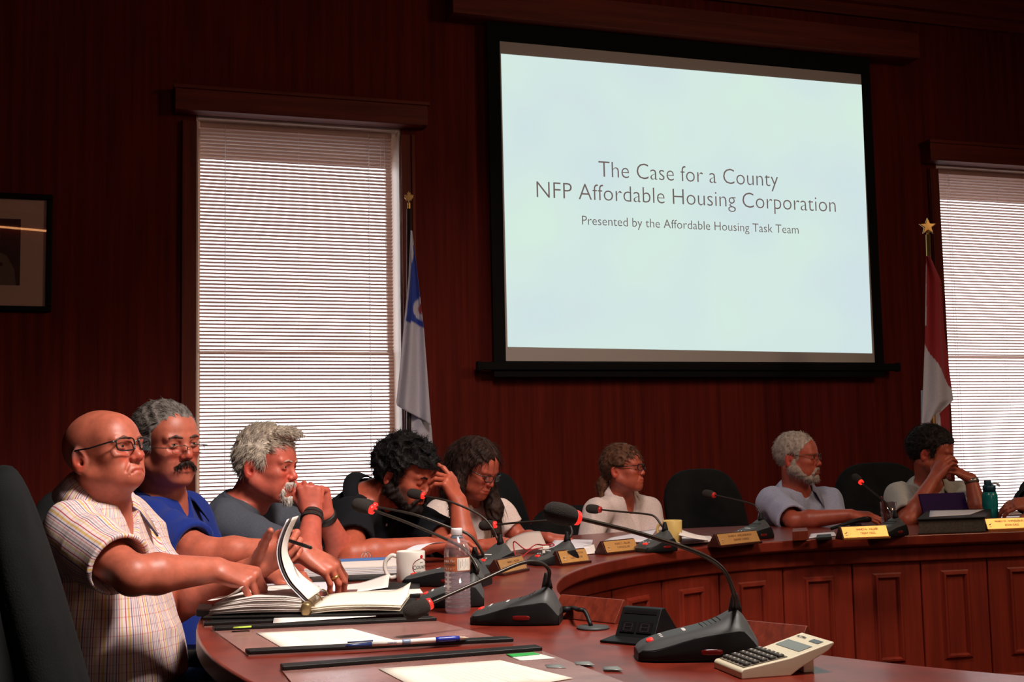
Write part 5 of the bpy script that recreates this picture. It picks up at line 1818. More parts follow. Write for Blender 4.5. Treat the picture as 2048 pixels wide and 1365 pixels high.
def build_papers():
    # the open binder the bald person pages through
    Yn, Yf = 2.83, 3.09
    sp = P(611, 1210, Yn)
    x0 = sp[0]
    r = empty('open_binder', (x0, Yn, TABZ + .012), 0, 'open binder with a thick bundle of pages held upright, before the bald person', 'binder')
    D = Yf - Yn
    MB().box((-.118, D / 2, .003), (.236, D + .02, .006)).box((.118, D / 2, .003), (.236, D + .02, .006)).build('cover', M_LEATHER, r, bevel=.002)
    rng = np.random.RandomState(3)
    for i in range(9):                               # left bundle, leaning to the left edge
        z = .008 + i * .0042
        xa, xb = -.225 + i * .002 + rng.uniform(-.004, .004), -.010
        xs = np.linspace(xa, xb, 12)
        zz = z * (.35 + .65 * np.clip((xs - xa) / .16 + .45, 0, 1)) * np.where(xs > -.05, 1 - (xs + .05) * 3.5, 1)
        dy = rng.uniform(-.003, .003)
        g = np.array([[(x, y + dy, z_ + .004) for y in np.linspace(0, D, 4)] for x, z_ in zip(xs, zz)])
        o = MB().grid(g).build('page', M_PAPER, r, smooth=True)
        o.modifiers.new('s', 'SOLIDIFY').thickness = .0028
    for i in range(4):                               # right bundle
        z = .008 + i * .004
        xs = np.linspace(.012, .222 + rng.uniform(-.006, .006), 12)
        zz = z + .004 * np.sin((xs - .012) / .21 * math.pi) + np.where(xs < .05, (xs - .05) * .06, 0)
        dy = rng.uniform(-.004, .004)
        g = np.array([[(x, y + dy, z_ + (.022 * max(0, (x - .16) / .06) ** 2 * max(0, (y - D * .55) / (D * .45)) if i == 3 else 0)) for y in np.linspace(0, D, 6)] for x, z_ in zip(xs, zz)])
        o = MB().grid(g).build('page', mat('cream_page', (.80, .71, .58), rough=.9), r, smooth=True)
        o.modifiers.new('s', 'SOLIDIFY').thickness = .0026
    prof = [(610, 1204), (594, 1188), (577, 1170), (565, 1150), (557, 1128), (554, 1106), (557, 1085), (564, 1064), (575, 1040)]
    pv = [P(px, py, Yn) - np.array([x0, Yn, TABZ + .012]) for px, py in prof]
    pv = spline(pv, 26)
    for i in range(3):
        g = np.array([[(p[0] + i * .0035 * (.3 + .7 * k / 25) + .0022 * i, y, p[2] + .002 * i) for y in np.linspace(.004 * i, (.20 - .125 * min(1, k / 14)) + .004 * i, 5)] for k, p in enumerate(pv)])
        o = MB().grid(g).build('upright_page', (M_PAPER2, mat('dark_divider', (.05, .035, .035), rough=.8), M_PAPER)[i], r, smooth=True)
        o.modifiers.new('s', 'SOLIDIFY').thickness = (.0016, .0022, .0012)[i]
    for k in range(4):                               # lines of print on the upright page
        j = 2 + k * 2
        p, q = pv[j], pv[j + 1]
        n = nrm(np.cross([0, 1, 0], q - p)); n = n if n[0] < 0 else -n
        a = p + n * .0022
        mesh('print_line', [a + [0, .03, 0], a + [0, .11 - .012 * k, 0], a + (q - p) * .25 + [0, .11 - .012 * k, 0], a + (q - p) * .25 + [0, .03, 0]], [(0, 1, 2, 3)], mat('print_grey', (.30, .27, .30), rough=.9), r)
    for y in (.015, D * .5, D - .03):
        MB().tube([(.016 * math.cos(a) + .002, y, .018 + .018 * math.sin(a)) for a in np.linspace(-.4, math.pi + .4, 14)], .0016, 6).build('ring', mat('old_brass', (.30, .20, .09), rough=.4, metal=.8), r)
    MB().box((.002, D / 2, .008), (.022, D, .014)).build('ring_plate', mat('old_brass', (.30, .20, .09), rough=.4, metal=.8), r, bevel=.003)
    v, f = superell(.024, .020, .030, .6, .8, 14, 10)
    mesh('spine_cap', v + [.002, -.004, .018], f, mat('old_brass', (.30, .20, .09), rough=.4, metal=.8), r, smooth=True)
    # the leaf lifted by the right hand
    g = []
    for u in np.linspace(0, 1, 14):
        x = -.226 + u * .078
        z = .042 + .030 * u ** 2.2
        g.append([(x + .012 * v * u, v * .12 - .01, z - .004 * v) for v in np.linspace(0, 1, 5)])
    o = MB().grid(np.array(g)).build('lifted_page', M_PAPER, r, smooth=True)
    o.modifiers.new('s', 'SOLIDIFY').thickness = .0008
    a_, b_ = P(578, 1082, 2.96), P(624, 1097, 2.90)
    pr = empty('black_pen', (a_ + b_) / 2, 0, 'black pen held between the fingers of the bald person', 'pen')
    c_ = (a_ + b_) / 2
    MB().tube([a_ - c_, (a_ - c_) * .2 + (b_ - c_) * .8 * .5, (b_ - c_) * .9], [.0042, .0048, .0042], 10).build('barrel', M_MICD, pr, smooth=True)
    MB().tube([(b_ - c_) * .88, b_ - c_], [.0036, .0016], 8).build('tip', M_MICD, pr, smooth=True)
    # folders under and in front of the binder
    block('black_folder', 'black folder under the open binder, its edge towards the camera', [(424, 1250), (800, 1238), (795, 1216), (418, 1222)], TABZ + .003, .008, M_LEATHER, 'folder')
    sheet('white_sheet', 'white sheet edge showing in front of the open binder', [(546, 1247), (752, 1233), (748, 1226), (548, 1236)], TABZ + .012, mt=M_PAPER)
    sheet('yellow_tab', 'yellow-green index tab at the front of the folders', [(466, 1257), (503, 1255), (503, 1252), (468, 1254)], TABZ + .013, n=3, m=3, mt=mat('yellow_green', (.45, .60, .06), rough=.6), cat='tab')
    block('black_folder', 'flat black folder left of the open binder, against the striped shirt', [(392, 1234), (424, 1236), (424, 1222), (398, 1220)], TABZ + .003, .016, M_LEATHER, 'folder')
    # before the person in royal blue
    block('black_folder', 'black folder under the papers of the person in royal blue', [(520, 1205), (840, 1197), (840, 1172), (540, 1178)], TABZ, .010, M_LEATHER, 'folder')
    sheet('paper_sheet', 'large white sheet left of the ringed hand', [(502, 1193), (670, 1186), (680, 1170), (520, 1176)], TABZ + .012, lift=lambda u, v: .010 * v, mt=M_PAPER2)
    sheet('paper_sheet', 'curled white sheet right of the ringed hand', [(655, 1190), (776, 1180), (780, 1158), (690, 1170)], TABZ + .012, lift=lambda u, v: .028 * max(0, u - .35) ** 1.2 * (.4 + .6 * v), mt=M_PAPER)
    sheet('paper_strip', 'white strip of paper in front of the second microphone', [(722, 1193), (846, 1187), (840, 1178), (728, 1182)], TABZ + .012, mt=M_PAPER)
    block('plastic_sleeve', 'grey plastic sleeve under the ringed hand', [(570, 1200), (700, 1192), (735, 1180), (640, 1184)], TABZ + .011, .002, mat('grey_sleeve', (.10, .085, .09), rough=.15), 'sleeve')
    # ring binder of the white-haired person
    q = [T(602, 1160), T(802, 1152), T(796, 1127), T(640, 1132)]
    c = sum(q) / 4
    r = empty('ring_binder', c, 0, 'white-paged ring binder with blue divider, before the white-haired person', 'binder')
    l = [p - c for p in q]
    MB().prism(l, (0, 0, .006)).build('cover', M_LEATHER, r, bevel=.002)
    for i in range(5):
        MB().prism([p * (.97 - .006 * i) + [0, 0, .007 + i * .005] for p in l], (0, 0, .004)).build('page_stack', M_PAPER2 if i % 2 else M_PAPER, r)
    MB().prism([l[0] * .5 + l[3] * .5 + [.05, 0, .032], l[1] * .5 + l[2] * .5 + [-.03, 0, .032], l[1] * .42 + l[2] * .58 + [-.03, 0, .032], l[0] * .42 + l[3] * .58 + [.05, 0, .032]], (0, 0, .006)).build('blue_divider', mat('divider_blue', (.06, .16, .42), rough=.5), r)
    MB().box(l[0] * .3 + l[1] * .55 + np.array([.01, .03, .016]), (.075, .004, .010)).build('red_label', mat('label_red', (.42, .10, .10), rough=.6), r)
    for s in (-.006, .006):
        MB().tube([np.array([.012 * math.cos(a) + .03 + s * .8, .05 + s, .034 + .022 * math.sin(a)]) for a in np.linspace(0, math.pi, 14)], .0014, 6).build('ring', mat('chrome', (.7, .7, .7), rough=.15, metal=1), r)
    block('black_folder', 'black folder under the ring binder of the white-haired person', [(610, 1168), (800, 1160), (806, 1150), (640, 1154)], TABZ, .008, M_LEATHER, 'folder')
    # further papers round the curve
    sheet('paper_sheet', 'curved white sheet between mug and water bottle', [P(800, 1108, 3.95), P(838, 1102, 3.98), P(893, 1086, 4.12), P(858, 1090, 4.1)], px=False, lift=lambda u, v: .012 * math.sin(math.pi * v), mt=M_PAPER2)
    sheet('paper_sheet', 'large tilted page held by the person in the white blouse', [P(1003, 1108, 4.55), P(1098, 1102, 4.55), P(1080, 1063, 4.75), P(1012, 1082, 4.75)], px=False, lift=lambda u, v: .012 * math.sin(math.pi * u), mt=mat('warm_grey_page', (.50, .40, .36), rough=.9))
    sheet('paper_sheet', 'bright white papers under the far hand of the person in the white blouse', [(1096, 1100), (1180, 1096), (1186, 1080), (1110, 1078)], TABZ + .014, solid=.012, mt=M_PAPER2)
    sheet('paper_sheet', 'folded papers jutting out right of the second name plate', [(1128, 1112), (1192, 1106), (1188, 1096), (1136, 1098)], TABZ + .006, lift=lambda u, v: .014 * u * v, solid=.004, mt=M_PAPER)
    sheet('paper_sheet', 'papers in front of the person in the white shirt, left of the yellow mug', [(1202, 1086), (1296, 1082), (1314, 1068), (1220, 1076)], TABZ + .010, lift=lambda u, v: .022 * u * v, solid=.006, mt=M_PAPER2)
    for i, lab in enumerate(('lowest of the papers piled right of the yellow mug', 'middle of the papers piled right of the yellow mug', 'topmost curled sheet piled right of the yellow mug')):
        sheet('paper_sheet', lab, [(1352 + i * 3, 1088 - i), (1432 - i * 6, 1082 - i), (1420 - i * 5, 1072), (1362, 1074)], TABZ + .004 + i * .010, lift=(lambda u, v: .030 * (1 - u) ** 1.5) if i == 2 else None, solid=.007 if i < 2 else .002, mt=(M_PAPER, M_PAPER2, M_PAPER)[i])
    # red cord with white tag on the microphone
    c = T(1100, 1120)
    r = empty('red_cord', c, 0, 'red cord with a white tag lying over a microphone base', 'cord')
    pts = [P(1030, 1112, 4.16), P(1028, 1084, 4.18), P(1052, 1100, 4.12), P(1072, 1090, 4.15), P(1088, 1091, 4.12), P(1104, 1088, 4.13), P(1107, 1092, 4.11), P(1085, 1096, 4.10), P(1060, 1102, 4.08), P(1040, 1120, 4.02)]
    MB().tube(spline([p - c for p in pts], 60), .0022, 6).build('cord', mat('red_string', (.32, .010, .015), rough=.6), r, smooth=True)
    t0 = P(1092, 1096, 4.08) - c
    MB().box(t0, (.024, .004, .012), .4).box(t0 + [-.008, 0, -.010], (.010, .004, .018), .2).build('tag', mat('tag_white', (.75, .68, .60), rough=.6), r, bevel=.002)

build_mics()
build_plates()
build_calculator()
build_timer()
build_bottle()
build_mugs()
build_far_things()
build_pads()
build_papers()
# ------------------------------------------------------------------ the nine council members
MATS_LENS = clear('spectacle_lens', (.93, .93, .95), .03)
M_BLACKPL = mat('black_frame', (.010, .009, .010), rough=.25)
M_WIRE = mat('dark_wire', (.10, .07, .05), rough=.3, metal=.8)

def stripe_mat():
    """woven stripes: white ground with red, yellow, navy and grey lines"""
    m = mat('striped_shirt', (.6, .5, .5), rough=.85, bump=.15, bscale=500)
    nt = m.node_tree
    b = nt.nodes['Principled BSDF']
    def ramp(attr, period, stops, shift=0.0):
        a = nt.nodes.new('ShaderNodeAttribute'); a.attribute_name = attr
        d = nt.nodes.new('ShaderNodeMath'); d.operation = 'MULTIPLY_ADD'; d.inputs[1].default_value = 1 / period; d.inputs[2].default_value = shift
        f = nt.nodes.new('ShaderNodeMath'); f.operation = 'FRACT'
        r = nt.nodes.new('ShaderNodeValToRGB'); r.color_ramp.interpolation = 'CONSTANT'
        nt.links.new(a.outputs['Fac'], d.inputs[0]); nt.links.new(d.outputs[0], f.inputs[0]); nt.links.new(f.outputs[0], r.inputs[0])
        el = r.color_ramp.elements
        for i, (p, c) in enumerate(stops):
            e = el[i] if i < 2 else el.new(p)
            e.position = p; e.color = (*c, 1)
        return r.outputs[0]
    wh = (.70, .56, .56)
    o1 = ramp('u', .050, [(0, wh), (.08, (.42, .06, .07)), (.125, wh), (.20, (.62, .40, .14)), (.29, wh), (.36, (.13, .11, .20)), (.405, wh), (.47, (.52, .16, .16)), (.50, wh), (.56, (.46, .36, .36)), (.64, wh), (.70, (.14, .12, .17)), (.735, wh), (.80, (.40, .05, .05)), (.83, wh), (.89, (.62, .46, .24)), (.96, wh)])
    o2 = ramp('w', .042, [(0, (1, 1, 1)), (.26, (.90, .70, .70)), (.33, (1, 1, 1)), (.70, (.84, .80, .90)), (.77, (1, 1, 1))])
    mx = nt.nodes.new('ShaderNodeMix'); mx.data_type = 'RGBA'; mx.blend_type = 'MULTIPLY'; mx.inputs['Factor'].default_value = 1
    nt.links.new(o1, mx.inputs['A']); nt.links.new(o2, mx.inputs['B'])
    nt.links.new(mx.outputs['Result'], b.inputs['Base Color'])
    return m

def cloth(name, c, rough=.9, var=.12):
    return mat(name, c, rough=rough, var=var, scale=180, bump=.25, bscale=420, sheen=.1 if max(c) > .1 else 0, spec=.2)

def hairm(name, c, c2):
    return mat(name, c, rough=.6, c2=c2, scale=55, bump=.4, bscale=300, stretch=(1, 1, .35), spec=.16)

PEOPLE = {}
def brows(H, r=.0032):
    return [chain([H.pt(.0995, s * .013, .0180), H.pt(.0962, s * .031, .0228), H.pt(.0880, s * .0470, .0188)], np.array([r, r * 1.05, r * .7]), .003) for s in (1, -1)]

def beard(H, jw, t=.006):
    k = H.k
    out = []
    for s in (1, -1):
        out.append(caps(H.pt(-.004, s * .057 * jw, -.054), H.pt(.062, s * .021, -.098), (.021 + t) * k, (.017 + t) * k))
        out.append(caps(H.pt(.004, s * .069 * jw, -.012), H.pt(.000, s * .062 * jw, -.050), .009 * k, (.014 + t) * k))
        out.append(chain([H.pt(.1005, 0, -.0535), H.pt(.096, s * .017, -.0575), H.pt(.082, s * .032, -.080), H.pt(.074, s * .026, -.098)], np.array([.005, .006, .008, .012]) * k, .006))
    out.append(ell(H.pt(.076, 0, -.102), np.array([.019 + t, .024 + t, .017 + t]) * k, H.R))
    return out

STUB = (.26, .115, .095)
def grey_fringe(E):
    # close-cropped grey growth on the sides and back of the bald head
    return [(E((-.085, 0, -.005), (.060, .085, .055)), STUB, .03), (E((-.035, -.07, .012), (.04, .03, .030)), STUB, .02), (E((-.035, .07, .012), (.04, .03, .030)), STUB, .02),
            (E((.06, 0, -.085), (.05, .06, .04)), (.40, .095, .060), .03)]

def build_people(only=None):
    want = lambda k: only is None or k in only
    if want(1):
        PEOPLE[1] = person('bald person in dark-framed glasses and a striped short-sleeved shirt, turning binder pages', dict(
            PV=(-1.07, 3.06, .50), N=P(198, 1008, 3.06), yaw=-6, tab=BELLY, bulk=1.0, head=P(211, 909, 3.02), hyaw=-24, hpitch=13, hroll=0, hs=.95, seed=4, long=.006, low=.001, chz=.016,
            shR=P(146, 1068, 2.90), elR=P(266, 1152, 2.74), wrR=P(432, 1140, 2.88), elL=P(352, 1212, 3.20), wrL=P(520, 1132, 3.09),
            handR=dict(fwd=(.93, -.05, -.24), dors=(.30, -.42, .9), curl=(58, 48, 25), spread=2, thumb=(.8, .4, -.6)),
            handL=dict(fwd=(.74, -.05, .60), dors=(-.30, .92, .15), curl=(38, 78, 42), spread=2, thumb=(.75, .45, -.6), tcurl=2, k=1.05) if False else dict(fwd=(.74, -.05, .60), dors=(-.30, .92, .15), curl=(38, 78, 42), spread=2, thumb=(.75, .45, -.6), tcurl=2),
            h=.0029, h2=.0036, girth=1.04, neck=.060, jaw=.98, chin=1.1, jowl=0, nose=1.06, frown=.010, lid=.0026, ear=1.08,
            cloth=.016, sleeve=.78, cuff=.077, fold=.0055, cmat=stripe_mat(), stripe=True, collar=dict(open=150, h=.052, pt=.012, up=.024, drop=.050, flare=.050, th=.005), vr=.060, paint=grey_fringe,
            garment='striped_shirt', vneck=.11,
            whisk=lambda H: [('eyebrow', brows(H), hairm('faint_brows', (.20, .08, .055), (.12, .045, .03)), (300, .0008), 0)],
            specs=dict(mat=M_BLACKPL, w=.054, h=.033, r=.0019, x=.109, y=.001)))
    if want(2):
        g2 = hairm('grey_hair', (.22, .185, .165), (.055, .045, .040))
        PEOPLE[2] = person('grey-haired person with dark moustache and half-rim glasses, in a royal blue polo shirt', dict(
            PV=(-1.06, 3.62, .50), N=P(322, 1003, 3.58), yaw=-8, head=P(332, 889, 3.54), hyaw=-40, hpitch=-1, hroll=-3, hs=1.03, seed=12,
            shR=P(282, 1046, 3.40), elR=P(412, 1108, 3.25), wrR=P(606, 1106, 3.24), elL=P(420, 1130, 3.78), wrL=P(548, 1152, 3.52),
            handR=dict(fwd=(.84, -.05, -.46), dors=(.45, -.45, .8), curl=(38, 32, 20), spread=3, thumb=(.8, .45, -.5)),
            handL=dict(fwd=(.95, -.25, -.05), dors=(.05, -.1, 1), curl=(45, 50, 30), spread=3),
            h=.0032, h2=.0042, neck=.060, jaw=1.0, nose=1.05, lid=.0030, gaze=(1, -.08, .02), iris=(.10, .08, .06), ring=('R', 2),
            cloth=.016, sleeve=.80, cuff=.068, fold=.004, cmat=cloth('royal_blue_knit', (.0035, .018, .17)), collar=dict(open=140, h=.036, pt=.025, mat=cloth('navy_knit', (.002, .006, .05))),
            garment='polo_shirt', vneck=.07, pants=cloth('blue_denim', (.02, .04, .11)),
            hair=dict(mat=g2, thick=.010, ux=.5, n=5500, len=.021, r=.0008, flow=(-.95, 0, -.15), lift=.05, na=.002, jit=.12, line=[(-.2, -.085), (-.075, -.080), (-.045, -.06), (-.040, -.03), (-.034, .020), (.004, .022), (.012, -.012), (.028, -.010), (.036, .036), (.060, .060), (.085, .072), (.2, .078)]),
            whisk=lambda H: [('moustache', [chain([H.pt(.101, 0, -.053), H.pt(.097, s * .016, -.057), H.pt(.084, s * .031, -.071)], np.array([.0066, .0070, .0040]), .004) for s in (1, -1)], hairm('dark_whiskers', (.040, .020, .014), (.014, .008, .006)), (300, .0014), 300),
                             ('eyebrow', brows(H), hairm('grey_brows', (.10, .06, .05), (.04, .03, .025)), (300, .0010), 0)],
            specs=dict(mat=M_WIRE, w=.044, h=.023, r=.0012, x=.116, y=-.014, half=True)))
    if want(3):
        g3 = hairm('white_hair', (.74, .63, .51), (.30, .25, .21))
        PEOPLE[3] = person('white-haired person with a goatee in a grey T-shirt, hands clasped at the mouth', dict(
            PV=(-1.10, 4.20, .50), N=P(492, 1004, 4.08), yaw=-14, head=P(533, 931, 4.04), hyaw=-17, hpitch=-5, hs=1.0, seed=21,
            shR=P(452, 1046, 3.92), elR=P(610, 1138, 3.86), wrR=P(625, 1030, 4.01), elL=P(690, 1118, 4.24), wrL=P(649, 1030, 4.09),
            handR=dict(fwd=(-.12, .05, 1), dors=(.30, -1, .05), curl=(72, 62, 35), spread=2, thumb=(.8, .35, -.3), tcurl=20),
            handL=dict(fwd=(-.22, -.10, 1), dors=(.25, 1, .05), curl=(78, 58, 35), spread=2, thumb=(.8, .35, -.3), tcurl=20),
            h=.0032, h2=.0044, neck=.060, jaw=1.06, nose=1.02, lid=.0032, gaze=(1, 0, -.05), girth=1.05,
            cloth=.014, sleeve=.78, cuff=.070, fold=.004, cmat=cloth('slate_grey_jersey', (.060, .066, .085)), garment='t_shirt', bands=[('beaded_bracelet', 'R', .000, .033, .012, mat('dark_beads', (.02, .014, .012), rough=.4, bump=.8, bscale=500)), ('bracelet', 'R', .018, .036, .014, mat('dark_beads', (.02, .014, .012))), ('wrist_strap', 'L', .010, .036, .026, mat('black_strap', (.006, .005, .005), rough=.5))], skin=(.50, .105, .068),
            hair=dict(mat=g3, thick=.014, lx=.50, fx=.55, ux=.9, n=6500, len=.032, r=.00095, flow=lambda r: (1.0, 0, .12) if r[0] > .02 and r[2] > .04 else (-.4, 0, -.8) if r[2] < .07 else (.2, 0, .4), lift=.13, na=.002, jit=.22, wav=.0015, line=[(-.2, -.085), (-.075, -.080), (-.045, -.06), (-.040, -.035), (-.034, .022), (.006, .022), (.014, -.010), (.028, -.008), (.034, .036), (.055, .058), (.075, .070), (.2, .080)],
                      extra=lambda H: [(ell(H.pt(.060, 0, .108), (.045, .055, .022), H.R), .015, 'u')]),
            whisk=lambda H: [('goatee', [chain([H.pt(.099, 0, -.054), H.pt(.094, s * .016, -.058), H.pt(.083, s * .029, -.074), H.pt(.078, s * .018, -.098), H.pt(.088, 0, -.110)], np.array([.006, .007, .006, .010, .013]), .006) for s in (1, -1)], hairm('white_whiskers', (.72, .66, .60), (.45, .40, .36)), (260, .0018), 420),
                             ('eyebrow', brows(H), hairm('pale_brows', (.5, .36, .28), (.35, .22, .17)), (300, .0010), 0)]))
    if want(4):
        k4 = hairm('black_curls', (.010, .008, .008), (.003, .0025, .003))
        PEOPLE[4] = person('black-haired bearded person in a black shirt, bowed with a hand to the forehead', dict(
            PV=(-.70, 4.82, .50), N=P(742, 988, 4.56), yaw=-29, head=P(811, 950, 4.50), hyaw=-26, hpitch=-20, hs=1.02, seed=33, bulk=1.05,
            shR=P(703, 1040, 4.40), elR=P(704, 1112, 4.18), wrR=P(856, 1092, 4.27), shL=P(815, 1035, 4.72), elL=P(930, 1108, 4.40), wrL=P(917, 1003, 4.44),
            handR=dict(fwd=(.95, -.1, .12), dors=(0, -.2, 1), curl=(20, 25, 15), spread=6, thumb=(.6, .8, .2)),
            handL=dict(fwd=(-.42, -.05, .85), dors=(.85, -.45, .30), per=((20, 18, 10), (52, 30, 15), (58, 34, 18), (62, 36, 18)), spread=7, thumb=(.6, .8, -.1)),
            h=.0036, h2=.005, neck=.064, jaw=1.08, lid=0, girth=1.08, skin=(.40, .085, .045),
            cloth=.016, sleeve=.66, cuff=.074, fold=.005, cmat=cloth('black_cotton', (.006, .006, .009)), garment='black_shirt', buttons=[(772, 1050), (731, 1078), (776, 1090), (735, 1001)], collar=dict(open=145, h=.032, pt=.025, up=-.018), paint=lambda E: [(E((.030, s * .058, -.066), (.055, .028, .050)), (.085, .028, .018), .018) for s in (1, -1)] + [(E((.085, 0, -.100), (.035, .045, .030)), (.060, .020, .014), .014), (E((.1, 0, -.055), (.02, .03, .008)), (.08, .025, .018), .005)],
            hair=dict(mat=k4, thick=.030, ux=.85, n=2600, len=.024, r=.0009, flow=(.1, .3, .2), lift=.9, na=.010, nf=95, jit=.9, wav=.004),
            whisk=lambda H: [('beard', beard(H, 1.10, .011), hairm('black_beard', (.020, .012, .010), (.008, .005, .004)), (240, .002), 350),
                             ('eyebrow', brows(H), k4, (300, .0010), 0)]))
    if want(5):
        b5 = hairm('brown_hair', (.036, .015, .010), (.010, .005, .004))
        PEOPLE[5] = person('person with long dark brown hair and glasses in a white blouse, reading papers', dict(
            PV=(-.20, 5.42, .50), N=P(930, 995, 5.16), yaw=-43, head=P(951, 938, 5.05), hyaw=-34, hpitch=-24, hs=.95, seed=45, tab=FEMALE,
            shR=P(880, 1032, 5.02), elR=P(893, 1105, 4.90), wrR=P(962, 1092, 4.84), shL=P(1000, 1028, 5.24), elL=P(1042, 1080, 5.22), wrL=P(1098, 1077, 5.06),
            handR=dict(fwd=(.8, -.2, .1), dors=(.1, -.5, .8), curl=(30, 40, 25), spread=3), handL=dict(fwd=(.9, -.1, -.05), dors=(0, -.2, 1), curl=(35, 40, 25), spread=3),
            h=.004, h2=.0055, neck=.048, jaw=.92, nose=.92, lid=.002, girth=.84, hk=.9, skin=(.38, .080, .045),
            cloth=.014, sleeve=.55, cuff=.066, fold=.0045, cmat=cloth('white_blouse_cotton', (.62, .50, .46)), garment='blouse', collar=dict(open=140, h=.035, pt=.035), vneck=.10,
            hair=dict(mat=b5, thick=.017, n=2600, len=.06, r=.0008, flow=lambda r: (-.2, .9 * np.sign(r[1]), -.7) if r[2] > .05 else (-.1, .1 * np.sign(r[1]), -1), lift=.06, jit=.12, droop=.7, na=.004, down=.22,
                      line=[(-.2, -.30), (-.02, -.30), (-.010, -.02), (.02, .0), (.05, .048), (.075, .066), (.2, .074)],
                      extra=lambda H: [(chain([H.pt(-.065, 0, .02), H.pt(-.085, 0, -.08), H.pt(-.09, -.02, -.02) + np.array([-.02, 0, -.17])], [.075, .065, .045], .03), .03, 'u'),
                                       (chain([H.pt(.0, .072, .03), H.pt(.025, .088, -.06), H.pt(.05, .092, -.06) + np.array([.01, -.02, -.10]), H.pt(.05, .092, -.06) + np.array([.015, -.05, -.20])], [.028, .034, .036, .018], .02), .02, 'u'),
                                       (chain([H.pt(-.01, -.075, .03), H.pt(-.005, -.090, -.07), H.pt(-.005, -.092, -.07) + np.array([-.01, -.03, -.12])], [.026, .034, .022], .02), .02, 'u')],
                      carve=lambda H: [(ell(H.pt(.095, 0, -.020), (.040, .052, .088), H.R), .02, 'c'), (ell(H.pt(.09, 0, .112), (.13, .005, .030), H.R), .012, 'c')]),
            specs=dict(mat=M_BLACKPL, w=.048, h=.028, r=.0020, x=.110, y=-.003)))
    if want(6):
        b6 = hairm('fair_hair', (.15, .065, .036), (.05, .022, .014))
        PEOPLE[6] = person('person with ponytail, fringe and round dark glasses in an open-necked white shirt', dict(
            PV=(.50, 6.10, .40), N=P(1240, 988, 5.92), yaw=-50, head=P(1247, 938, 5.85), hyaw=-27, hpitch=4, hs=.93, seed=52, tab=FEMALE, bulk=.98,
            shR=P(1193, 1026, 5.80), elR=P(1178, 1092, 5.74), wrR=P(1240, 1120, 5.66), shL=P(1296, 1022, 6.0), elL=P(1318, 1088, 5.92), wrL=P(1270, 1120, 5.72),
            handR=dict(fwd=(.8, -.2, -.1), dors=(0, -.2, 1), curl=(25, 30, 20)), handL=dict(fwd=(-.7, -.4, -.1), dors=(0, -.1, 1), curl=(25, 30, 20)),
            h=.0044, h2=.0055, neck=.046, jaw=.94, nose=.95, lid=.004, girth=.84, hk=.9, frown=.003, skin=(.40, .088, .050),
            cloth=.018, sleeve=1.6, cuff=.075, fold=.005, cmat=cloth('white_shirt_cotton', (.66, .54, .52)), garment='white_shirt', collar=dict(open=132, h=.050, pt=.045), vneck=.18,
            hair=dict(mat=b6, thick=.013, n=2400, len=.028, r=.0006, jit=.10, flow=lambda r: (.8, .1, -.5) if r[0] > .035 else (-1, 0, -.45), lift=.05, na=.003, down=.1,
                      line=[(-.2, -.075), (-.075, -.060), (-.045, -.035), (-.036, -.01), (-.028, .018), (.004, .020), (.026, .010), (.040, .030), (.060, .042), (.085, .040), (.2, .040)],
                      extra=lambda H: [(chain([H.pt(-.105, 0, -.03), H.pt(-.125, 0, -.07), H.pt(-.118, 0, -.10) + np.array([-.015, 0, -.07])], [.022, .026, .012], .02), .012, 'u')]),
            specs=dict(mat=M_BLACKPL, w=.042, h=.032, r=.0019, x=.108, y=.0)))
    if want(7):
        g7 = hairm('short_grey_hair', (.52, .44, .38), (.25, .20, .18))
        PEOPLE[7] = person('grey-bearded person in glasses and a pale blue shirt, arm stretched along the table', dict(
            PV=(1.40, 6.26, .45), N=P(1592, 980, 6.12), yaw=-62, head=P(1595, 916, 6.05), hyaw=-30, hpitch=0, hs=1.02, seed=61,
            shR=P(1545, 1006, 5.96), elR=P(1588, 1043, 5.74), wrR=P(1702, 1031, 5.64), shL=P(1655, 1004, 6.22), elL=P(1672, 1070, 6.12), wrL=P(1640, 1092, 6.0),
            handR=dict(fwd=(.97, -.02, -.10), dors=(.05, -.3, .9), curl=(18, 22, 15), spread=4), handL=dict(fwd=(-.5, -.7, -.1), dors=(0, 0, 1), curl=(25, 30, 20)),
            h=.0042, h2=.0055, neck=.060, jaw=1.06, lid=.0042, skin=(.38, .078, .045),
            cloth=.018, sleeve=.92, cuff=.076, fold=.005, cmat=cloth('pale_blue_cotton', (.34, .36, .50)), garment='pale_blue_shirt', collar=dict(open=140, h=.042, pt=.035), vneck=.06,
            hair=dict(mat=g7, thick=.008, n=2200, len=.016, r=.0007, flow=(-.8, 0, -.5), lift=.3, na=.002),
            whisk=lambda H: [('beard', beard(H, 1.08, .009), hairm('grey_beard', (.42, .34, .29), (.22, .17, .15)), (240, .0014), 420)],
            specs=dict(mat=M_WIRE, w=.048, h=.028, r=.0014, x=.110, y=.004)))
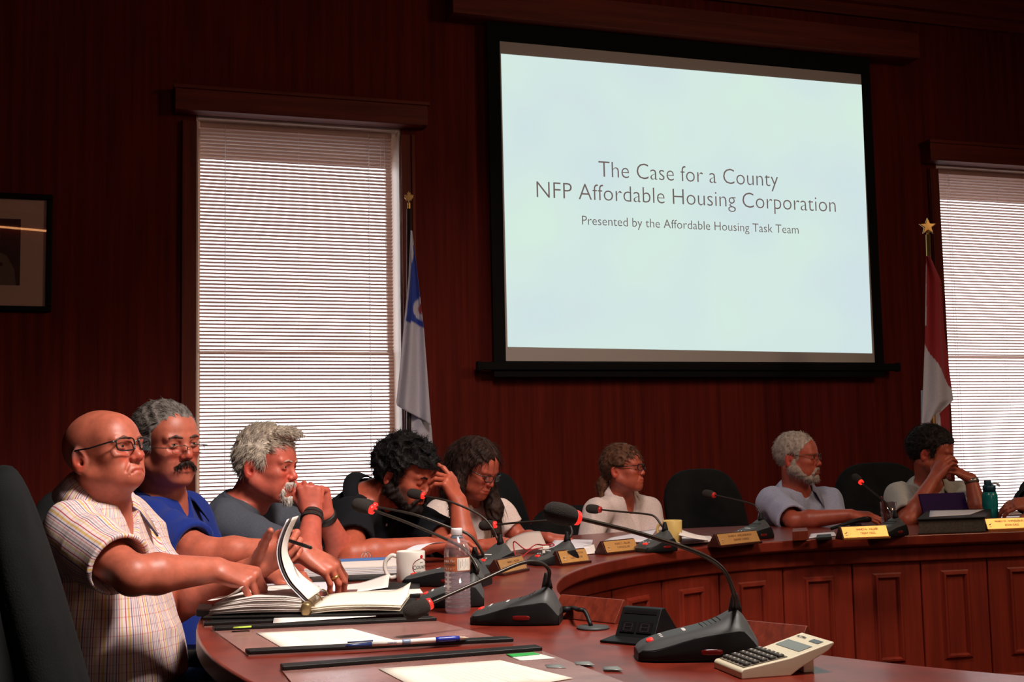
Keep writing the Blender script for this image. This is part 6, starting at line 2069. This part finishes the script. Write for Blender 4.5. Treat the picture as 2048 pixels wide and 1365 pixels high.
    if want(8):
        k8 = hairm('dark_hair', (.024, .017, .015), (.008, .006, .006))
        PEOPLE[8] = person('dark-haired person in a pale polo shirt and wristwatch, hands clasped over the mouth', dict(
            PV=(2.20, 6.42, .45), N=P(1856, 972, 6.16), yaw=-78, head=P(1864, 906, 6.06), hyaw=-30, hpitch=-12, hs=1.0, seed=72,
            shR=P(1800, 996, 6.04), elR=P(1816, 1042, 5.80), wrR=P(1868, 958, 5.86), shL=P(1928, 994, 6.20), elL=P(1960, 1036, 5.86), wrL=P(1942, 958, 5.90),
            handR=dict(fwd=(.55, .02, .80), dors=(-.6, -.5, .5), curl=(30, 40, 25), spread=2), handL=dict(fwd=(-.86, .02, .50), dors=(.3, -.4, .85), curl=(22, 30, 20), spread=2),
            h=.0042, h2=.0055, neck=.058, lid=.003, skin=(.38, .078, .042),
            cloth=.016, sleeve=.86, cuff=.072, fold=.005, cmat=cloth('pale_grey_knit', (.42, .40, .37)), garment='polo_shirt', bands=[('wristwatch', 'L', .012, .032, .022, mat('watch_metal', (.35, .30, .25), rough=.3, metal=.8))], collar=dict(open=140, h=.036, pt=.03), vneck=.06,
            hair=dict(mat=k8, thick=.018, n=2200, len=.026, r=.0008, flow=(-.7, 0, -.4), lift=.3, na=.004)))
    if want(9):
        PEOPLE[9] = person('person in black at the right-hand end, only a sleeve and fingers in view', dict(
            PV=(3.02, 6.45, .45), N=P(2125, 975, 6.22), yaw=-100, head=P(2128, 900, 6.15), hyaw=-130, hpitch=-5, hs=1.0, seed=81,
            shR=P(2072, 985, 6.12), elR=P(2056, 1004, 5.86), wrR=P(2068, 1006, 5.66), elL=P(2190, 1040, 5.95), wrL=P(2140, 1050, 5.75),
            handR=dict(fwd=(-.95, .05, -.05), dors=(0, -.6, .8), curl=(25, 35, 25), spread=2), handL=dict(fwd=(-.7, -.4, 0), dors=(0, 0, 1), curl=(25, 30, 20)),
            h=.006, h2=.007, lid=0, cloth=.016, sleeve=1.7, cuff=.075, cmat=cloth('black_cotton', (.006, .006, .009)), garment='black_sweater',
            hair=dict(mat=hairm('dark_hair', (.02, .015, .012), (.01, .008, .007)), thick=.016, n=0)))
ONLY = None
build_people(ONLY)
